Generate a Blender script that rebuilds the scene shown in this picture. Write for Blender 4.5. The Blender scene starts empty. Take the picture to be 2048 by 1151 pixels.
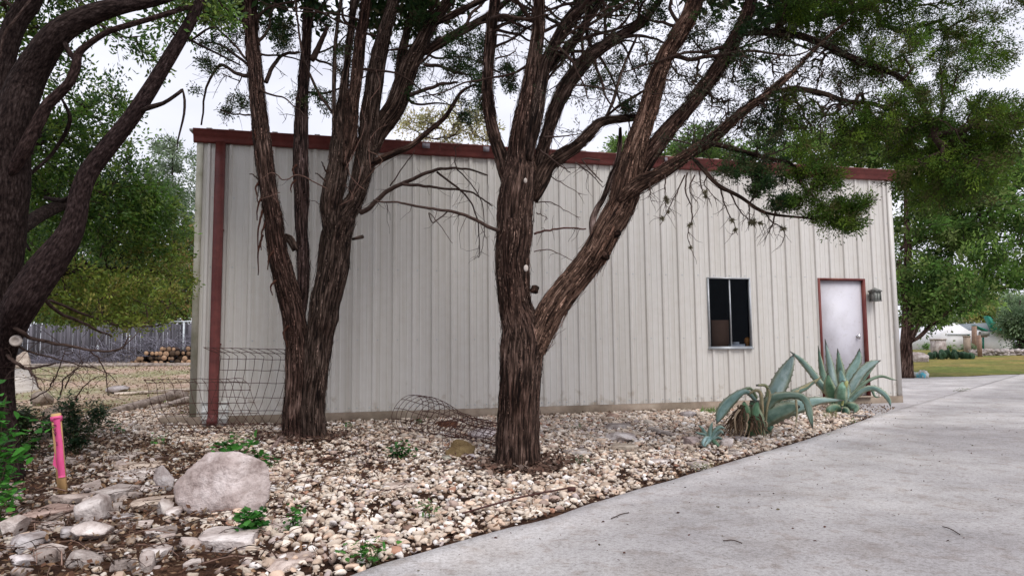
import bpy, bmesh, math, random
import numpy as np
from mathutils import Vector, Matrix, noise as mnoise
R = math.radians
C = bpy.context.scene
random.seed(7)
rng = np.random.default_rng(7)
# ------------------------------------------------------------------ camera
F = 1400.0            # focal length in pixels of the 2048 px wide frame
CAMZ = 1.12
PITCH, ROLL = math.atan(118 / F), R(-0.52)
cd = bpy.data.cameras.new('camera'); cam = bpy.data.objects.new('camera', cd)
C.collection.objects.link(cam); C.camera = cam
cd.sensor_width = 36; cd.lens = F / 2048 * 36; cd.clip_start = 0.05; cd.clip_end = 2000
CM = Matrix.Translation((0, 0, CAMZ)) @ Matrix.Rotation(math.pi / 2 + PITCH, 4, 'X') @ Matrix.Rotation(ROLL, 4, 'Z')
cam.matrix_world = CM
M3 = CM.to_3x3()
# ------------------------------------------------------------------ sky, sun, exposure
SUN_EL, SUN_AZ = R(52), R(150)      # azimuth clockwise from +Y: behind the camera, to the right
w = bpy.data.worlds.new('World'); C.world = w; w.use_nodes = True
nt = w.node_tree; nt.nodes.clear()
def N(t, **k):
    n = nt.nodes.new(t)
    for a, b in k.items(): setattr(n, a, b)
    return n
wo = N('ShaderNodeOutputWorld'); bgn = N('ShaderNodeBackground'); bgn.inputs[1].default_value = 0.1
sky = N('ShaderNodeTexSky', sky_type='NISHITA'); sky.sun_disc = False
sky.sun_elevation = SUN_EL; sky.sun_rotation = SUN_AZ
tc = N('ShaderNodeTexCoord'); mp = N('ShaderNodeMapping'); mp.inputs['Scale'].default_value = (1.2, 1.2, 3.5)
cn = N('ShaderNodeTexNoise'); cn.inputs['Scale'].default_value = 1.6; cn.inputs['Detail'].default_value = 5
cr = N('ShaderNodeValToRGB')
cr.color_ramp.elements[0].position = .3; cr.color_ramp.elements[0].color = (5.7, 5.8, 6.7, 1)
cr.color_ramp.elements[1].position = .75; cr.color_ramp.elements[1].color = (8.6, 8.6, 9.2, 1)
mxw = N('ShaderNodeMix', data_type='RGBA'); mxw.inputs[0].default_value = .94
nt.links.new(tc.outputs['Generated'], mp.inputs[0]); nt.links.new(mp.outputs[0], cn.inputs[0])
nt.links.new(cn.outputs[0], cr.inputs[0]); nt.links.new(sky.outputs[0], mxw.inputs[6]); nt.links.new(cr.outputs[0], mxw.inputs[7])
nt.links.new(mxw.outputs[2], bgn.inputs[0]); nt.links.new(bgn.outputs[0], wo.inputs[0])
sl = bpy.data.lights.new('sun', 'SUN'); sl.energy = 1.5; sl.angle = R(30); sl.color = (1, .97, .93)
so = bpy.data.objects.new('sun', sl); C.collection.objects.link(so)
sdir = Vector((math.sin(SUN_AZ) * math.cos(SUN_EL), math.cos(SUN_AZ) * math.cos(SUN_EL), math.sin(SUN_EL)))
so.rotation_euler = sdir.to_track_quat('Z', 'Y').to_euler(); so.location = sdir * 30
C.view_settings.view_transform = 'Standard'; C.view_settings.look = 'None'
C.view_settings.exposure = 0.56; C.view_settings.gamma = 1
C.cycles.max_bounces = 6; C.cycles.transparent_max_bounces = 8
# ------------------------------------------------------------------ rays through the photograph -> points of the place
def ray(px, py):
    d = M3 @ Vector(((px - 1024) / F, -(py - 575.5) / F, -1)); return d
def P(px, py, Y):
    d = ray(px, py); k = Y / d.y; return Vector((d.x * k, Y, CAMZ + d.z * k))
def sm(a, b, x):
    t = min(1, max(0, (x - a) / (b - a))); return t * t * (3 - 2 * t)
def terr(x, y):
    l = .045 * max(0, min(y, 30) - 13) * (1 - sm(-3, 4, x))
    r = .016 * max(0, min(y, 45) - 22.5) * sm(2, 8, x)
    z = l + r
    z += .03 * (1 - sm(-2.5, -1.0, x)) * sm(9.5, 7, y)   # the stony bank on the left
    return z
def G(px, py):
    d = ray(px, py); z = 0.0
    for _ in range(30):
        k = (z - CAMZ) / d.z
        nz = terr(d.x * k, d.y * k); z = z * .5 + nz * .5
    k = (z - CAMZ) / d.z
    return Vector((d.x * k, d.y * k, z))
# ------------------------------------------------------------------ mesh helpers
def mk(name, V, F3=None, F4=None, mat=None, parent=None, smooth=False, col=None, bark=None):
    me = bpy.data.meshes.new(name)
    V = np.asarray(V, dtype=np.float32).reshape(-1, 3)
    f3 = np.asarray(F3 if F3 is not None else [], dtype=np.int32).reshape(-1, 3)
    f4 = np.asarray(F4 if F4 is not None else [], dtype=np.int32).reshape(-1, 4)
    me.vertices.add(len(V)); me.vertices.foreach_set('co', V.ravel())
    nl = f3.size + f4.size; npoly = len(f3) + len(f4)
    me.loops.add(nl); me.polygons.add(npoly)
    me.loops.foreach_set('vertex_index', np.concatenate([f3.ravel(), f4.ravel()]))
    tot = np.concatenate([np.full(len(f3), 3), np.full(len(f4), 4)]).astype(np.int32)
    st = np.concatenate([[0], np.cumsum(tot)[:-1]]).astype(np.int32) if npoly else np.zeros(0, np.int32)
    me.polygons.foreach_set('loop_start', st); me.polygons.foreach_set('loop_total', tot)
    if smooth: me.polygons.foreach_set('use_smooth', np.ones(npoly, dtype=bool))
    if col is not None:
        a = me.color_attributes.new('col', 'FLOAT_COLOR', 'POINT')
        c = np.ones((len(V), 4), np.float32); c[:, :3] = col; a.data.foreach_set('color', c.ravel())
    if bark is not None:
        a = me.attributes.new('bark', 'FLOAT_VECTOR', 'POINT')
        a.data.foreach_set('vector', np.asarray(bark, np.float32).ravel())
    me.update(calc_edges=True)
    if mat: me.materials.append(mat)
    o = bpy.data.objects.new(name, me); C.collection.objects.link(o)
    if parent: o.parent = parent; o.matrix_parent_inverse = parent.matrix_world.inverted()
    return o
class Acc:
    def __init__(s): s.V = []; s.f3 = []; s.f4 = []; s.c = []; s.b = []; s.n = 0
    def add(s, V, f3=None, f4=None, c=(1, 1, 1), b=None):
        V = np.asarray(V, float).reshape(-1, 3)
        if f3 is not None and len(f3): s.f3.append(np.asarray(f3, int) + s.n)
        if f4 is not None and len(f4): s.f4.append(np.asarray(f4, int) + s.n)
        s.V.append(V); c = np.asarray(c, float); s.c.append(np.broadcast_to(c, V.shape) if c.ndim < 2 else c)
        s.b.append(V if b is None else np.asarray(b, float)); s.n += len(V); return s
    def box(s, c, h, rot=None, col=(1, 1, 1)):
        v = np.array([(x, y, z) for x in (-1, 1) for y in (-1, 1) for z in (-1, 1)], float) * np.array(h)
        if rot is not None: v = v @ np.array(rot).T
        v += np.array(c)
        return s.add(v, None, [(0, 1, 3, 2), (4, 6, 7, 5), (0, 4, 5, 1), (2, 3, 7, 6), (0, 2, 6, 4), (1, 5, 7, 3)], col)
    def build(s, name, mat, parent=None, smooth=False, attrs=True):
        V = np.concatenate(s.V)
        return mk(name, V, np.concatenate(s.f3) if s.f3 else None, np.concatenate(s.f4) if s.f4 else None, mat, parent, smooth,
                  np.concatenate(s.c) if attrs else None, np.concatenate(s.b) if attrs else None)
def cat_rom(pts, n):
    p = np.asarray(pts, float); m = len(p)
    if m < 3:
        t = np.linspace(0, 1, n)[:, None]; return p[0] * (1 - t) + p[-1] * t
    q = np.vstack([2 * p[0] - p[1], p, 2 * p[-1] - p[-2]])
    out = []
    for t in np.linspace(0, m - 1 - 1e-6, n):
        i = int(t); u = t - i; a, b, c, d = q[i], q[i + 1], q[i + 2], q[i + 3]
        out.append(.5 * ((2 * b) + (-a + c) * u + (2 * a - 5 * b + 4 * c - d) * u * u + (-a + 3 * b - 3 * c + d) * u ** 3))
    return np.array(out)
def frames(p):
    T = np.gradient(p, axis=0); T /= np.linalg.norm(T, axis=1)[:, None] + 1e-9
    ref = np.array([0, -1, 0.]) if abs(T[0][1]) < .9 else np.array([1., 0, 0])
    A = np.zeros_like(p); B = np.zeros_like(p)
    for i in range(len(p)):
        a = ref - T[i] * ref.dot(T[i]); a /= np.linalg.norm(a) + 1e-9
        A[i] = a; B[i] = np.cross(T[i], a); ref = a
    return T, A, B
def tube(acc, p, r, sides=6, col=(1, 1, 1), ridge=None, cap=True, seed=0., flare=0.):
    p = np.asarray(p, float); r = np.broadcast_to(np.asarray(r, float), (len(p),))
    T, A, B = frames(p)
    s = np.concatenate([[0], np.cumsum(np.linalg.norm(np.diff(p, axis=0), axis=1))])
    an = np.linspace(0, 2 * math.pi, sides, endpoint=False)
    ca, sa = np.cos(an), np.sin(an)
    rr = np.repeat(r[:, None], sides, 1)
    if ridge:
        for i in range(len(p)):
            for j in range(sides):
                tw = an[j] + s[i] * .35
                c_, s_ = math.cos(tw), math.sin(tw)
                k = 5.5 * max(.5, r[i] / .15)
                n1 = mnoise.noise((c_ * k + seed, s_ * k, s[i] * 1.3))
                n2 = mnoise.noise((c_ * k * 2.6, s_ * k * 2.6 + seed, s[i] * 2.4))
                lob = mnoise.noise((c_ * 1.3 + seed * 3, s_ * 1.3, s[i] * .8))
                fl = flare * math.exp(-s[i] / .22) * (1 + .55 * math.sin(an[j] * 5 + seed) + .3 * math.sin(an[j] * 3 + 2 * seed)) if flare else 0
                rr[i, j] *= 1 + ridge * (-1.1 * abs(n1) + .25 + .45 * n2) + ridge * .9 * lob + fl
    V = p[:, None, :] + rr[:, :, None] * (A[:, None, :] * ca[None, :, None] + B[:, None, :] * sa[None, :, None])
    i = np.arange(len(p) - 1)[:, None]; j = np.arange(sides)[None, :]; j2 = (j + 1) % sides
    q = np.stack([i * sides + j, i * sides + j2, (i + 1) * sides + j2, (i + 1) * sides + j], -1).reshape(-1, 4)
    bk = np.stack([r[:, None] * ca[None], r[:, None] * sa[None], np.repeat(s[:, None], sides, 1)], -1).reshape(-1, 3) + seed * 1.7
    V = V.reshape(-1, 3); f3 = []
    if cap:
        n0 = len(V); V = np.vstack([V, p[-1:], p[:1]]); bk = np.vstack([bk, bk[-1:], bk[:1]])
        L = (len(p) - 1) * sides
        f3 = [(L + a, L + (a + 1) % sides, n0) for a in range(sides)] + [((a + 1) % sides, a, n0 + 1) for a in range(sides)]
    acc.add(V, f3, q, col, bk)
    return p, r, (T, A, B)
def tag(o, label=None, cat=None, group=None, kind=None):
    if label: o['label'] = label
    if cat: o['category'] = cat
    if group: o['group'] = group
    if kind: o['kind'] = kind
    return o
def empty(name, loc, label, cat, group=None, rot=None):
    o = bpy.data.objects.new(name, None); C.collection.objects.link(o); o.location = loc; o.empty_display_size = .1
    if rot: o.rotation_euler = rot
    bpy.context.view_layer.update()
    return tag(o, label, cat, group)
# ------------------------------------------------------------------ materials
def mat(name, stops, scale=5, detail=6, rough=.8, bump=0, bscale=None, stretch=None, coord='Object', attr_mul=False,
        spec=.3, extra=None, transl=0, metal=0, dist=.02, bdetail=6, nrough=.6):
    m = bpy.data.materials.new(name); m.use_nodes = True; t = m.node_tree; t.nodes.clear(); L = t.links.new
    out = t.nodes.new('ShaderNodeOutputMaterial'); b = t.nodes.new('ShaderNodeBsdfPrincipled')
    b.inputs['Roughness'].default_value = rough; b.inputs['Specular IOR Level'].default_value = spec; b.inputs['Metallic'].default_value = metal
    if coord == 'bark':
        tcn = t.nodes.new('ShaderNodeAttribute'); tcn.attribute_name = 'bark'; co = tcn.outputs['Vector']
    else:
        tcn = t.nodes.new('ShaderNodeTexCoord'); co = tcn.outputs[coord]
    mpn = t.nodes.new('ShaderNodeMapping'); L(co, mpn.inputs[0])
    if stretch: mpn.inputs['Scale'].default_value = stretch
    def noise(sc, dt, off=0):
        n = t.nodes.new('ShaderNodeTexNoise'); n.inputs['Scale'].default_value = sc; n.inputs['Detail'].default_value = dt
        n.inputs['Roughness'].default_value = nrough; L(mpn.outputs[0], n.inputs[0]); return n
    n = noise(scale, detail); rp = t.nodes.new('ShaderNodeValToRGB'); L(n.outputs[0], rp.inputs[0])
    el = rp.color_ramp.elements
    while len(el) < len(stops): el.new(.5)
    for e, (p_, c_) in zip(el, stops): e.position = p_; e.color = (*c_, 1)
    colr = rp.outputs[0]
    if extra:      # second, larger pattern multiplied in: (scale, lo colour, hi colour, pos0, pos1)
        for (sc, c0, c1, p0, p1) in extra:
            n3 = t.nodes.new('ShaderNodeTexNoise'); n3.inputs['Scale'].default_value = sc; n3.inputs['Detail'].default_value = 5; L(co, n3.inputs[0])
            r3 = t.nodes.new('ShaderNodeValToRGB'); L(n3.outputs[0], r3.inputs[0])
            r3.color_ramp.elements[0].position = p0; r3.color_ramp.elements[0].color = (*c0, 1)
            r3.color_ramp.elements[1].position = p1; r3.color_ramp.elements[1].color = (*c1, 1)
            mu = t.nodes.new('ShaderNodeMix'); mu.data_type = 'RGBA'; mu.blend_type = 'MULTIPLY'; mu.inputs[0].default_value = 1
            L(colr, mu.inputs[6]); L(r3.outputs[0], mu.inputs[7]); colr = mu.outputs[2]
    if attr_mul:
        at = t.nodes.new('ShaderNodeAttribute'); at.attribute_name = 'col'
        mu = t.nodes.new('ShaderNodeMix'); mu.data_type = 'RGBA'; mu.blend_type = 'MULTIPLY'; mu.inputs[0].default_value = 1
        L(colr, mu.inputs[6]); L(at.outputs['Color'], mu.inputs[7]); colr = mu.outputs[2]
    L(colr, b.inputs['Base Color'])
    if bump:
        nb = noise(bscale or scale * 2, bdetail); bp = t.nodes.new('ShaderNodeBump'); bp.inputs['Strength'].default_value = bump
        bp.inputs['Distance'].default_value = dist; L(nb.outputs[0], bp.inputs['Height']); L(bp.outputs[0], b.inputs['Normal'])
    if transl:
        tr = t.nodes.new('ShaderNodeBsdfTranslucent'); L(colr, tr.inputs[0]); ms = t.nodes.new('ShaderNodeMixShader')
        ms.inputs[0].default_value = transl; L(b.outputs[0], ms.inputs[1]); L(tr.outputs[0], ms.inputs[2]); L(ms.outputs[0], out.inputs[0])
    else: L(b.outputs[0], out.inputs[0])
    return m
W1 = (1, 1, 1)
m_soil = mat('soil', [(.3, (.014, .007, .005)), (.5, (.042, .022, .015)), (.62, (.085, .05, .034)), (.75, (.18, .125, .09))], 9, 9, .95, .8, 30, spec=.1, nrough=.72,
             extra=[(.6, (.7, .62, .55), (1.4, 1.3, 1.2), .35, .65)])
m_yard = mat('dry_yard', [(.3, (.13, .09, .07)), (.45, (.3, .235, .185)), (.56, (.42, .36, .3)), (.7, (.58, .52, .47))], 7, 9, .95, .8, 25, spec=.1, nrough=.75,
             extra=[(.35, (.75, .85, .6), (1.15, 1.0, .95), .4, .6)])
m_lawn = mat('lawn', [(.3, (.07, .075, .025)), (.5, (.14, .14, .05)), (.7, (.26, .22, .11))], 5, 9, .95, .7, 30, spec=.1, nrough=.7,
             extra=[(.25, (.8, 1.0, .6), (1.6, 1.25, 1.1), .4, .6), (1.3, (.8, .8, .8), (1.15, 1.1, 1.05), .38, .6)])
m_conc = mat('concrete', [(.25, (.33, .318, .325)), (.5, (.445, .43, .437)), (.75, (.55, .535, .54))], 1.3, 12, .85, .25, 60, spec=.25, nrough=.72, attr_mul=True, dist=.004,
             extra=[(38, (.74, .72, .69), (1.05, 1.05, 1.04), .3, .52), (.45, (.8, .79, .79), (1.1, 1.1, 1.08), .38, .62), (2.2, (.9, .88, .86), (1.03, 1.03, 1.03), .34, .52), (8, (.87, .83, .8), (1.03, 1.03, 1.03), .34, .46), (150, (.78, .77, .76), (1.1, 1.1, 1.1), .35, .6)])
m_found = mat('foundation', [(.3, (.2, .15, .115)), (.6, (.34, .27, .21)), (.8, (.42, .36, .3))], 4, 8, .9, .4, 40, extra=[(1.2, (.75, .75, .72), (1.1, 1.1, 1.1), .35, .6)])
m_wall = mat('painted_metal_siding', [(.3, (.63, .605, .57)), (.7, (.69, .665, .63))], .7, 4, .42, .06, 3, spec=.4, stretch=(1, 1, .25),
             extra=[(9, (.97, .96, .95), (1.01, 1.01, 1.01), .3, .6)])
def add_streaks(m):
    t = m.node_tree; b = [n for n in t.nodes if n.type == 'BSDF_PRINCIPLED'][0]; L = t.links.new; src = b.inputs['Base Color'].links[0].from_socket
    tc_ = t.nodes.new('ShaderNodeTexCoord')
    for (scl, lo, p0, p1) in (((14, 14, .35), (.93, .92, .9, 1), .34, .5), ((3.3, 3.3, .12), (.95, .945, .935, 1), .4, .55)):
        mp_ = t.nodes.new('ShaderNodeMapping'); mp_.inputs['Scale'].default_value = scl; L(tc_.outputs['Object'], mp_.inputs[0]); n_ = t.nodes.new('ShaderNodeTexNoise'); n_.inputs['Scale'].default_value = 1; n_.inputs['Detail'].default_value = 6; L(mp_.outputs[0], n_.inputs[0])
        r_ = t.nodes.new('ShaderNodeValToRGB'); r_.color_ramp.elements[0].position = p0; r_.color_ramp.elements[0].color = lo; r_.color_ramp.elements[1].position = p1; L(n_.outputs[0], r_.inputs[0])
        x = t.nodes.new('ShaderNodeMix'); x.data_type = 'RGBA'; x.blend_type = 'MULTIPLY'; x.inputs[0].default_value = 1; L(src, x.inputs[6]); L(r_.outputs[0], x.inputs[7]); src = x.outputs[2]
    # mud splashed on the lowest half metre
    sp = t.nodes.new('ShaderNodeSeparateXYZ'); L(tc_.outputs['Object'], sp.inputs[0]); n_ = t.nodes.new('ShaderNodeTexNoise'); n_.inputs['Scale'].default_value = 7; n_.inputs['Detail'].default_value = 9; L(tc_.outputs['Object'], n_.inputs[0])
    mr = t.nodes.new('ShaderNodeMapRange'); mr.inputs[1].default_value = .15; mr.inputs[2].default_value = .75; mr.inputs[3].default_value = .54; mr.inputs[4].default_value = .2; L(sp.outputs[2], mr.inputs[0])
    lt_ = t.nodes.new('ShaderNodeMath'); lt_.operation = 'SUBTRACT'; L(mr.outputs[0], lt_.inputs[0]); L(n_.outputs[0], lt_.inputs[1]); ml = t.nodes.new('ShaderNodeMath'); ml.operation = 'MULTIPLY'; ml.use_clamp = True; ml.inputs[1].default_value = 3.2; L(lt_.outputs[0], ml.inputs[0])
    x = t.nodes.new('ShaderNodeMix'); x.data_type = 'RGBA'; x.inputs[7].default_value = (.36, .29, .22, 1); L(ml.outputs[0], x.inputs[0]); L(src, x.inputs[6]); L(x.outputs[2], b.inputs['Base Color'])
add_streaks(m_wall)
m_algae = mat('stained_trim', [(.3, (.3, .29, .2)), (.6, (.5, .48, .4))], 3, 6, .6)
m_red = mat('red_painted_metal', [(.35, (.105, .02, .017)), (.65, (.165, .04, .033))], 3, 7, .5, .05, 30, spec=.4, extra=[(14, (.8, .8, .8), (1.08, 1.05, 1.05), .3, .6)])
m_patch = mat('sealant', [(.3, (.15, .13, .15)), (.7, (.28, .26, .3))], 12, 5, .6)
m_door = mat('door_paint', [(.3, (.6, .585, .64)), (.7, (.65, .635, .68))], 2, 4, .5, .05, 12, extra=[(2.5, (.88, .87, .86), (1.02, 1.02, 1.02), .36, .55), (16, (.93, .92, .9), (1.0, 1.0, 1.0), .3, .42)])
m_dframe = mat('worn_door_frame', [(.4, (.13, .025, .025)), (.62, (.2, .06, .045)), (.75, (.34, .2, .15))], 6, 8, .6, stretch=(1, 1, .3))
m_alu = mat('aluminium', [(.3, (.34, .36, .38)), (.7, (.48, .5, .52))], 8, 4, .4, metal=.4)
m_chrome = mat('chrome', [(.3, (.6, .6, .6)), (.7, (.8, .8, .8))], 8, 2, .2, metal=1)
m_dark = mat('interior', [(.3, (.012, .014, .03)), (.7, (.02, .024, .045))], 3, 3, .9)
m_brown = mat('cardboard', [(.3, (.17, .085, .045)), (.7, (.24, .12, .065))], 3, 3, .8)
m_white = mat('white_plastic', [(.3, (.55, .55, .53)), (.7, (.72, .72, .7))], 6, 5, .5, extra=[(8, (.75, .72, .66), (1.02, 1.02, 1.02), .3, .55)])
m_orange = mat('orange', [(.3, (.6, .2, .03)), (.7, (.8, .33, .06))], 6, 3, .4)
m_blue = mat('blue_plastic', [(.3, (.12, .5, .62)), (.7, (.2, .6, .72))], 6, 3, .4)
m_rust = mat('rusty_wire', [(.3, (.035, .014, .012)), (.7, (.1, .04, .032))], 30, 4, .8)
m_bark = mat('cedar_bark', [(.38, (.005, .0032, .0028)), (.47, (.024, .0165, .013)), (.56, (.088, .062, .05)), (.67, (.22, .172, .148)), (.8, (.41, .36, .33))], 44, 8, .92, 1.0, 34,
             stretch=(1, 1, .08), coord='bark', attr_mul=True, spec=.12, dist=.03, nrough=.72,
             extra=[(1.6, (.68, .58, .56), (1.35, 1.33, 1.33), .38, .62), (9, (.75, .72, .7), (1.12, 1.12, 1.12), .35, .6)])
m_oakbark = mat('oak_bark', [(.34, (.008, .005, .005)), (.5, (.028, .018, .016)), (.64, (.06, .042, .038)), (.8, (.13, .105, .1))], 62, 8, .95, 1.0, 34,
                stretch=(1, 1, .35), coord='bark', attr_mul=True, spec=.1, dist=.03)
m_twig = mat('twig_bark', [(.3, (.035, .022, .018)), (.7, (.09, .06, .05))], 20, 4, .9, attr_mul=True, spec=.1)
m_cedar = mat('cedar_foliage', [(.3, (.8, .8, .8)), (.7, (1.2, 1.2, 1.2))], 2, 3, .65, attr_mul=True, spec=.2, transl=.3)
m_leaf = mat('leaves', [(.3, (.8, .8, .8)), (.7, (1.2, 1.2, 1.2))], 2, 3, .45, attr_mul=True, spec=.35, transl=.45)
m_gravel = mat('limestone_gravel', [(.3, (.8, .78, .75)), (.7, (1.1, 1.1, 1.1))], 25, 6, .9, .5, 60, attr_mul=True, spec=.2, dist=.006)
m_rock = mat('limestone', [(.28, (.2, .165, .15)), (.45, (.42, .37, .35)), (.6, (.56, .52, .5)), (.78, (.68, .65, .63))], 5, 11, .92, .9, 16, attr_mul=True, spec=.2, dist=.03, nrough=.68,
             extra=[(2.2, (.72, .68, .66), (1.08, 1.07, 1.07), .35, .6), (30, (.78, .75, .74), (1.05, 1.05, 1.05), .32, .52)])
m_wood = mat('weathered_wood', [(.3, (.1, .085, .08)), (.5, (.27, .24, .225)), (.75, (.44, .41, .39))], 9, 8, .9, .7, 20, stretch=(1, 1, 1), attr_mul=True, spec=.1,
             extra=[(25, (.7, .68, .66), (1.05, 1.05, 1.05), .32, .55)])
m_litter = mat('dead_leaves', [(.3, (.85, .85, .85)), (.7, (1.15, 1.15, 1.15))], 30, 3, .85, attr_mul=True, spec=.15)
m_agave = mat('agave_leaf', [(.3, (.12, .19, .175)), (.5, (.21, .3, .285)), (.68, (.36, .45, .44))], 4, 6, .5, .1, 30, attr_mul=True, spec=.35, coord='bark', stretch=(2.5, 2.5, .7),
              extra=[(11, (.78, .82, .74), (1.05, 1.05, 1.05), .3, .5)])
m_stake = mat('pine_stake', [(.3, (.5, .29, .12)), (.7, (.66, .42, .2))], 8, 6, .8, stretch=(1, 1, .1))
m_pink = mat('pink_ribbon', [(.3, (.85, .1, .3)), (.7, (.95, .17, .4))], 5, 3, .55, transl=.2)
m_ink = mat('black_ink', [(.3, (.01, .01, .012)), (.7, (.02, .02, .02))], 5, 1, .6)
m_fence = mat('grey_fence_wood', [(.3, (.08, .076, .085)), (.6, (.165, .157, .175)), (.8, (.26, .25, .27))], 6, 6, .9, attr_mul=True, stretch=(1, 1, .15))
m_galv = mat('galvanised_steel', [(.3, (.42, .46, .48)), (.7, (.56, .6, .62))], 10, 3, .5, metal=.3)
m_green = mat('green_paint', [(.3, (.008, .15, .1)), (.7, (.015, .2, .14))], 5, 3, .5)
m_roofg = mat('grey_shingles', [(.3, (.3, .34, .36)), (.7, (.4, .44, .46))], 9, 5, .8)
m_housew = mat('house_paint', [(.3, (.74, .72, .73)), (.7, (.8, .79, .8))], 3, 3, .7)
m_brick = mat('brown_brick', [(.3, (.2, .12, .09)), (.7, (.34, .23, .17))], 6, 5, .9)
m_roof = mat('roof_metal', [(.3, (.3, .28, .25)), (.7, (.42, .4, .37))], 6, 4, .6)
def glass(name):
    m = bpy.data.materials.new(name); m.use_nodes = True; t = m.node_tree; t.nodes.clear()
    o = t.nodes.new('ShaderNodeOutputMaterial'); a = t.nodes.new('ShaderNodeBsdfTransparent'); a.inputs[0].default_value = (.5, .54, .62, 1)
    g = t.nodes.new('ShaderNodeBsdfGlossy'); g.inputs['Roughness'].default_value = .03; g.inputs[0].default_value = (.8, .9, 1, 1)
    fr = t.nodes.new('ShaderNodeLayerWeight'); fr.inputs[0].default_value = .13; x = t.nodes.new('ShaderNodeMixShader')
    t.links.new(fr.outputs[0], x.inputs[0]); t.links.new(a.outputs[0], x.inputs[1]); t.links.new(g.outputs[0], x.inputs[2]); t.links.new(x.outputs[0], o.inputs[0])
    return m
m_glass = glass('window_glass')
# ------------------------------------------------------------------ ground
def drape(name, xs, ys, off, m, keep=None, lump=0.):
    X, Y = np.meshgrid(xs, ys); Z = np.zeros_like(X)
    for i in range(X.shape[0]):
        for j in range(X.shape[1]):
            Z[i, j] = terr(X[i, j], Y[i, j]) + off + (lump * mnoise.noise((X[i, j] * 1.3, Y[i, j] * 1.3, 0)) if lump else 0)
    nx = len(xs); i = np.arange(len(ys) - 1)[:, None]; j = np.arange(nx - 1)[None]
    q = np.stack([i * nx + j, i * nx + j + 1, (i + 1) * nx + j + 1, (i + 1) * nx + j], -1).reshape(-1, 4)
    V = np.stack([X, Y, Z], -1).reshape(-1, 3)
    if keep is not None:
        c = V[q].mean(1); q = q[[keep(a[0], a[1]) for a in c]]
    return mk(name, V, None, q, m, smooth=True)
fx = np.unique(np.concatenate([np.linspace(-400, -20, 12), np.linspace(-20, 20, 81), np.linspace(20, 400, 12)]))
fy = np.unique(np.concatenate([[-60, -20, -8], np.linspace(-4, 50, 109), np.linspace(50, 600, 14)]))
tag(drape('ground', fx, fy, 0, m_soil), kind='structure')
def inpoly(x, y, poly):
    c = False; n = len(poly)
    for a in range(n):
        x1, y1 = poly[a][:2]; x2, y2 = poly[a - 1][:2]
        if (y1 > y) != (y2 > y) and x < (x2 - x1) * (y - y1) / (y2 - y1) + x1: c = not c
    return c
# wall frame of the shed: A left base corner, B right base corner
def hit_z(px, py, z):
    d = ray(px, py); k = (z - CAMZ) / d.z; return Vector((d.x * k, d.y * k, z))
A0 = hit_z(381, 833, .15); B0 = hit_z(1801, 790.5, .15)
LW = (B0 - A0).length; U = (B0 - A0) / LW; U.z = 0; NRM = Vector((U.y, -U.x, 0))   # outward, towards the camera
def Wp(t, z, off=0): return Vector((A0.x + U.x * t + NRM.x * off, A0.y + U.y * t + NRM.y * off, z))
def whit(px, py, off=0):
    d = ray(px, py); o = Vector((0, 0, CAMZ)); k = (Wp(0, 0, off) - o).dot(NRM) / d.dot(NRM); q = o + d * k
    return (q - A0).dot(U), q.z
EAVE = (whit(393, 281)[1] + whit(1784, 360)[1]) / 2
print('wall length', LW, 'eave z', EAVE, whit(393, 281), whit(1784, 360), 'A', A0, 'B', B0)
BW = 9.0
def yard_keep(x, y):
    e = mnoise.noise((x * .6, y * .6, 3)) * 1.2
    return x < -2 and y > 12.6 + e
tag(drape('yard', np.linspace(-60, -1, 240), np.linspace(11, 70, 200), .006, m_yard, yard_keep), kind='structure')
lawnpts = [G(1804, 757), G(1863, 755), G(1945, 753), G(2048, 744)]
def lawn_keep(x, y):
    e = mnoise.noise((x * .8, y * .8, 9)) * .25
    if x < 8 or x > 60: return False
    yb = 22.2 if x < lawnpts[0].x else (lawnpts[0].y + (x - lawnpts[0].x) * (lawnpts[3].y - lawnpts[0].y) / (lawnpts[3].x - lawnpts[0].x) * .75)
    return y > yb + e
tag(drape('lawn', np.linspace(8, 60, 200), np.linspace(21, 100, 300), .012, m_lawn, lawn_keep), kind='structure')
# driveway slab: rows along its edge, columns by distance from the edge
edge_px = [(694, 1152), (770, 1124), (850, 1102), (902, 1086), (1000, 1058), (1100, 1034), (1229, 991), (1368, 951), (1500, 911), (1600, 882), (1702, 848), (1751, 831)]
edge = [hit_z(x, y, .03) for x, y in edge_px]
d0 = (edge[0] - edge[1]).normalized()
edge = [edge[0] + Vector((-1.0, -4.5, 0)), edge[0] + Vector((-.45, -1.6, 0)), edge[0] + d0 * .5] + edge
jd = (hit_z(1845, 804, .03) - edge[-1]).normalized()
edge += [edge[-1] + jd * k for k in (2, 5, 10, 22)]
EDGE = edge[:-4]
ep = cat_rom([tuple(e) for e in edge], 140)
ep[:, 0] += np.array([.02 * mnoise.noise((e[0] * 3, e[1] * 3, 1)) for e in ep])
dirv = np.array([.8, -.6, 0]); offs = [0, .004, .12, .25, .42, .6, 1.0, 2, 4, 8, 20, 45]
Vd = []; cold = []
for e in ep:
    for k, dd in enumerate(offs):
        q = e + dirv * dd; q[2] = .03 if k else .022
        Vd.append(q); s_ = 1.0 - .25 * sm(.2, .65, dd + .12 * mnoise.noise((q[0], q[1], 4))); cold.append((s_ * 1.14, s_ * 1.13, s_ * 1.13))
no = len(offs); i = np.arange(len(ep) - 1)[:, None]; j = np.arange(no - 1)[None]
q4 = np.stack([i * no + j, i * no + j + 1, (i + 1) * no + j + 1, (i + 1) * no + j], -1).reshape(-1, 4)
nV = len(Vd); Vd += [(e[0], e[1], -.1) for e in ep]
q5 = [(a * no, (a + 1) * no, nV + a + 1, nV + a) for a in range(len(ep) - 1)]
cold += [(.8, .75, .7)] * len(ep)
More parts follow.
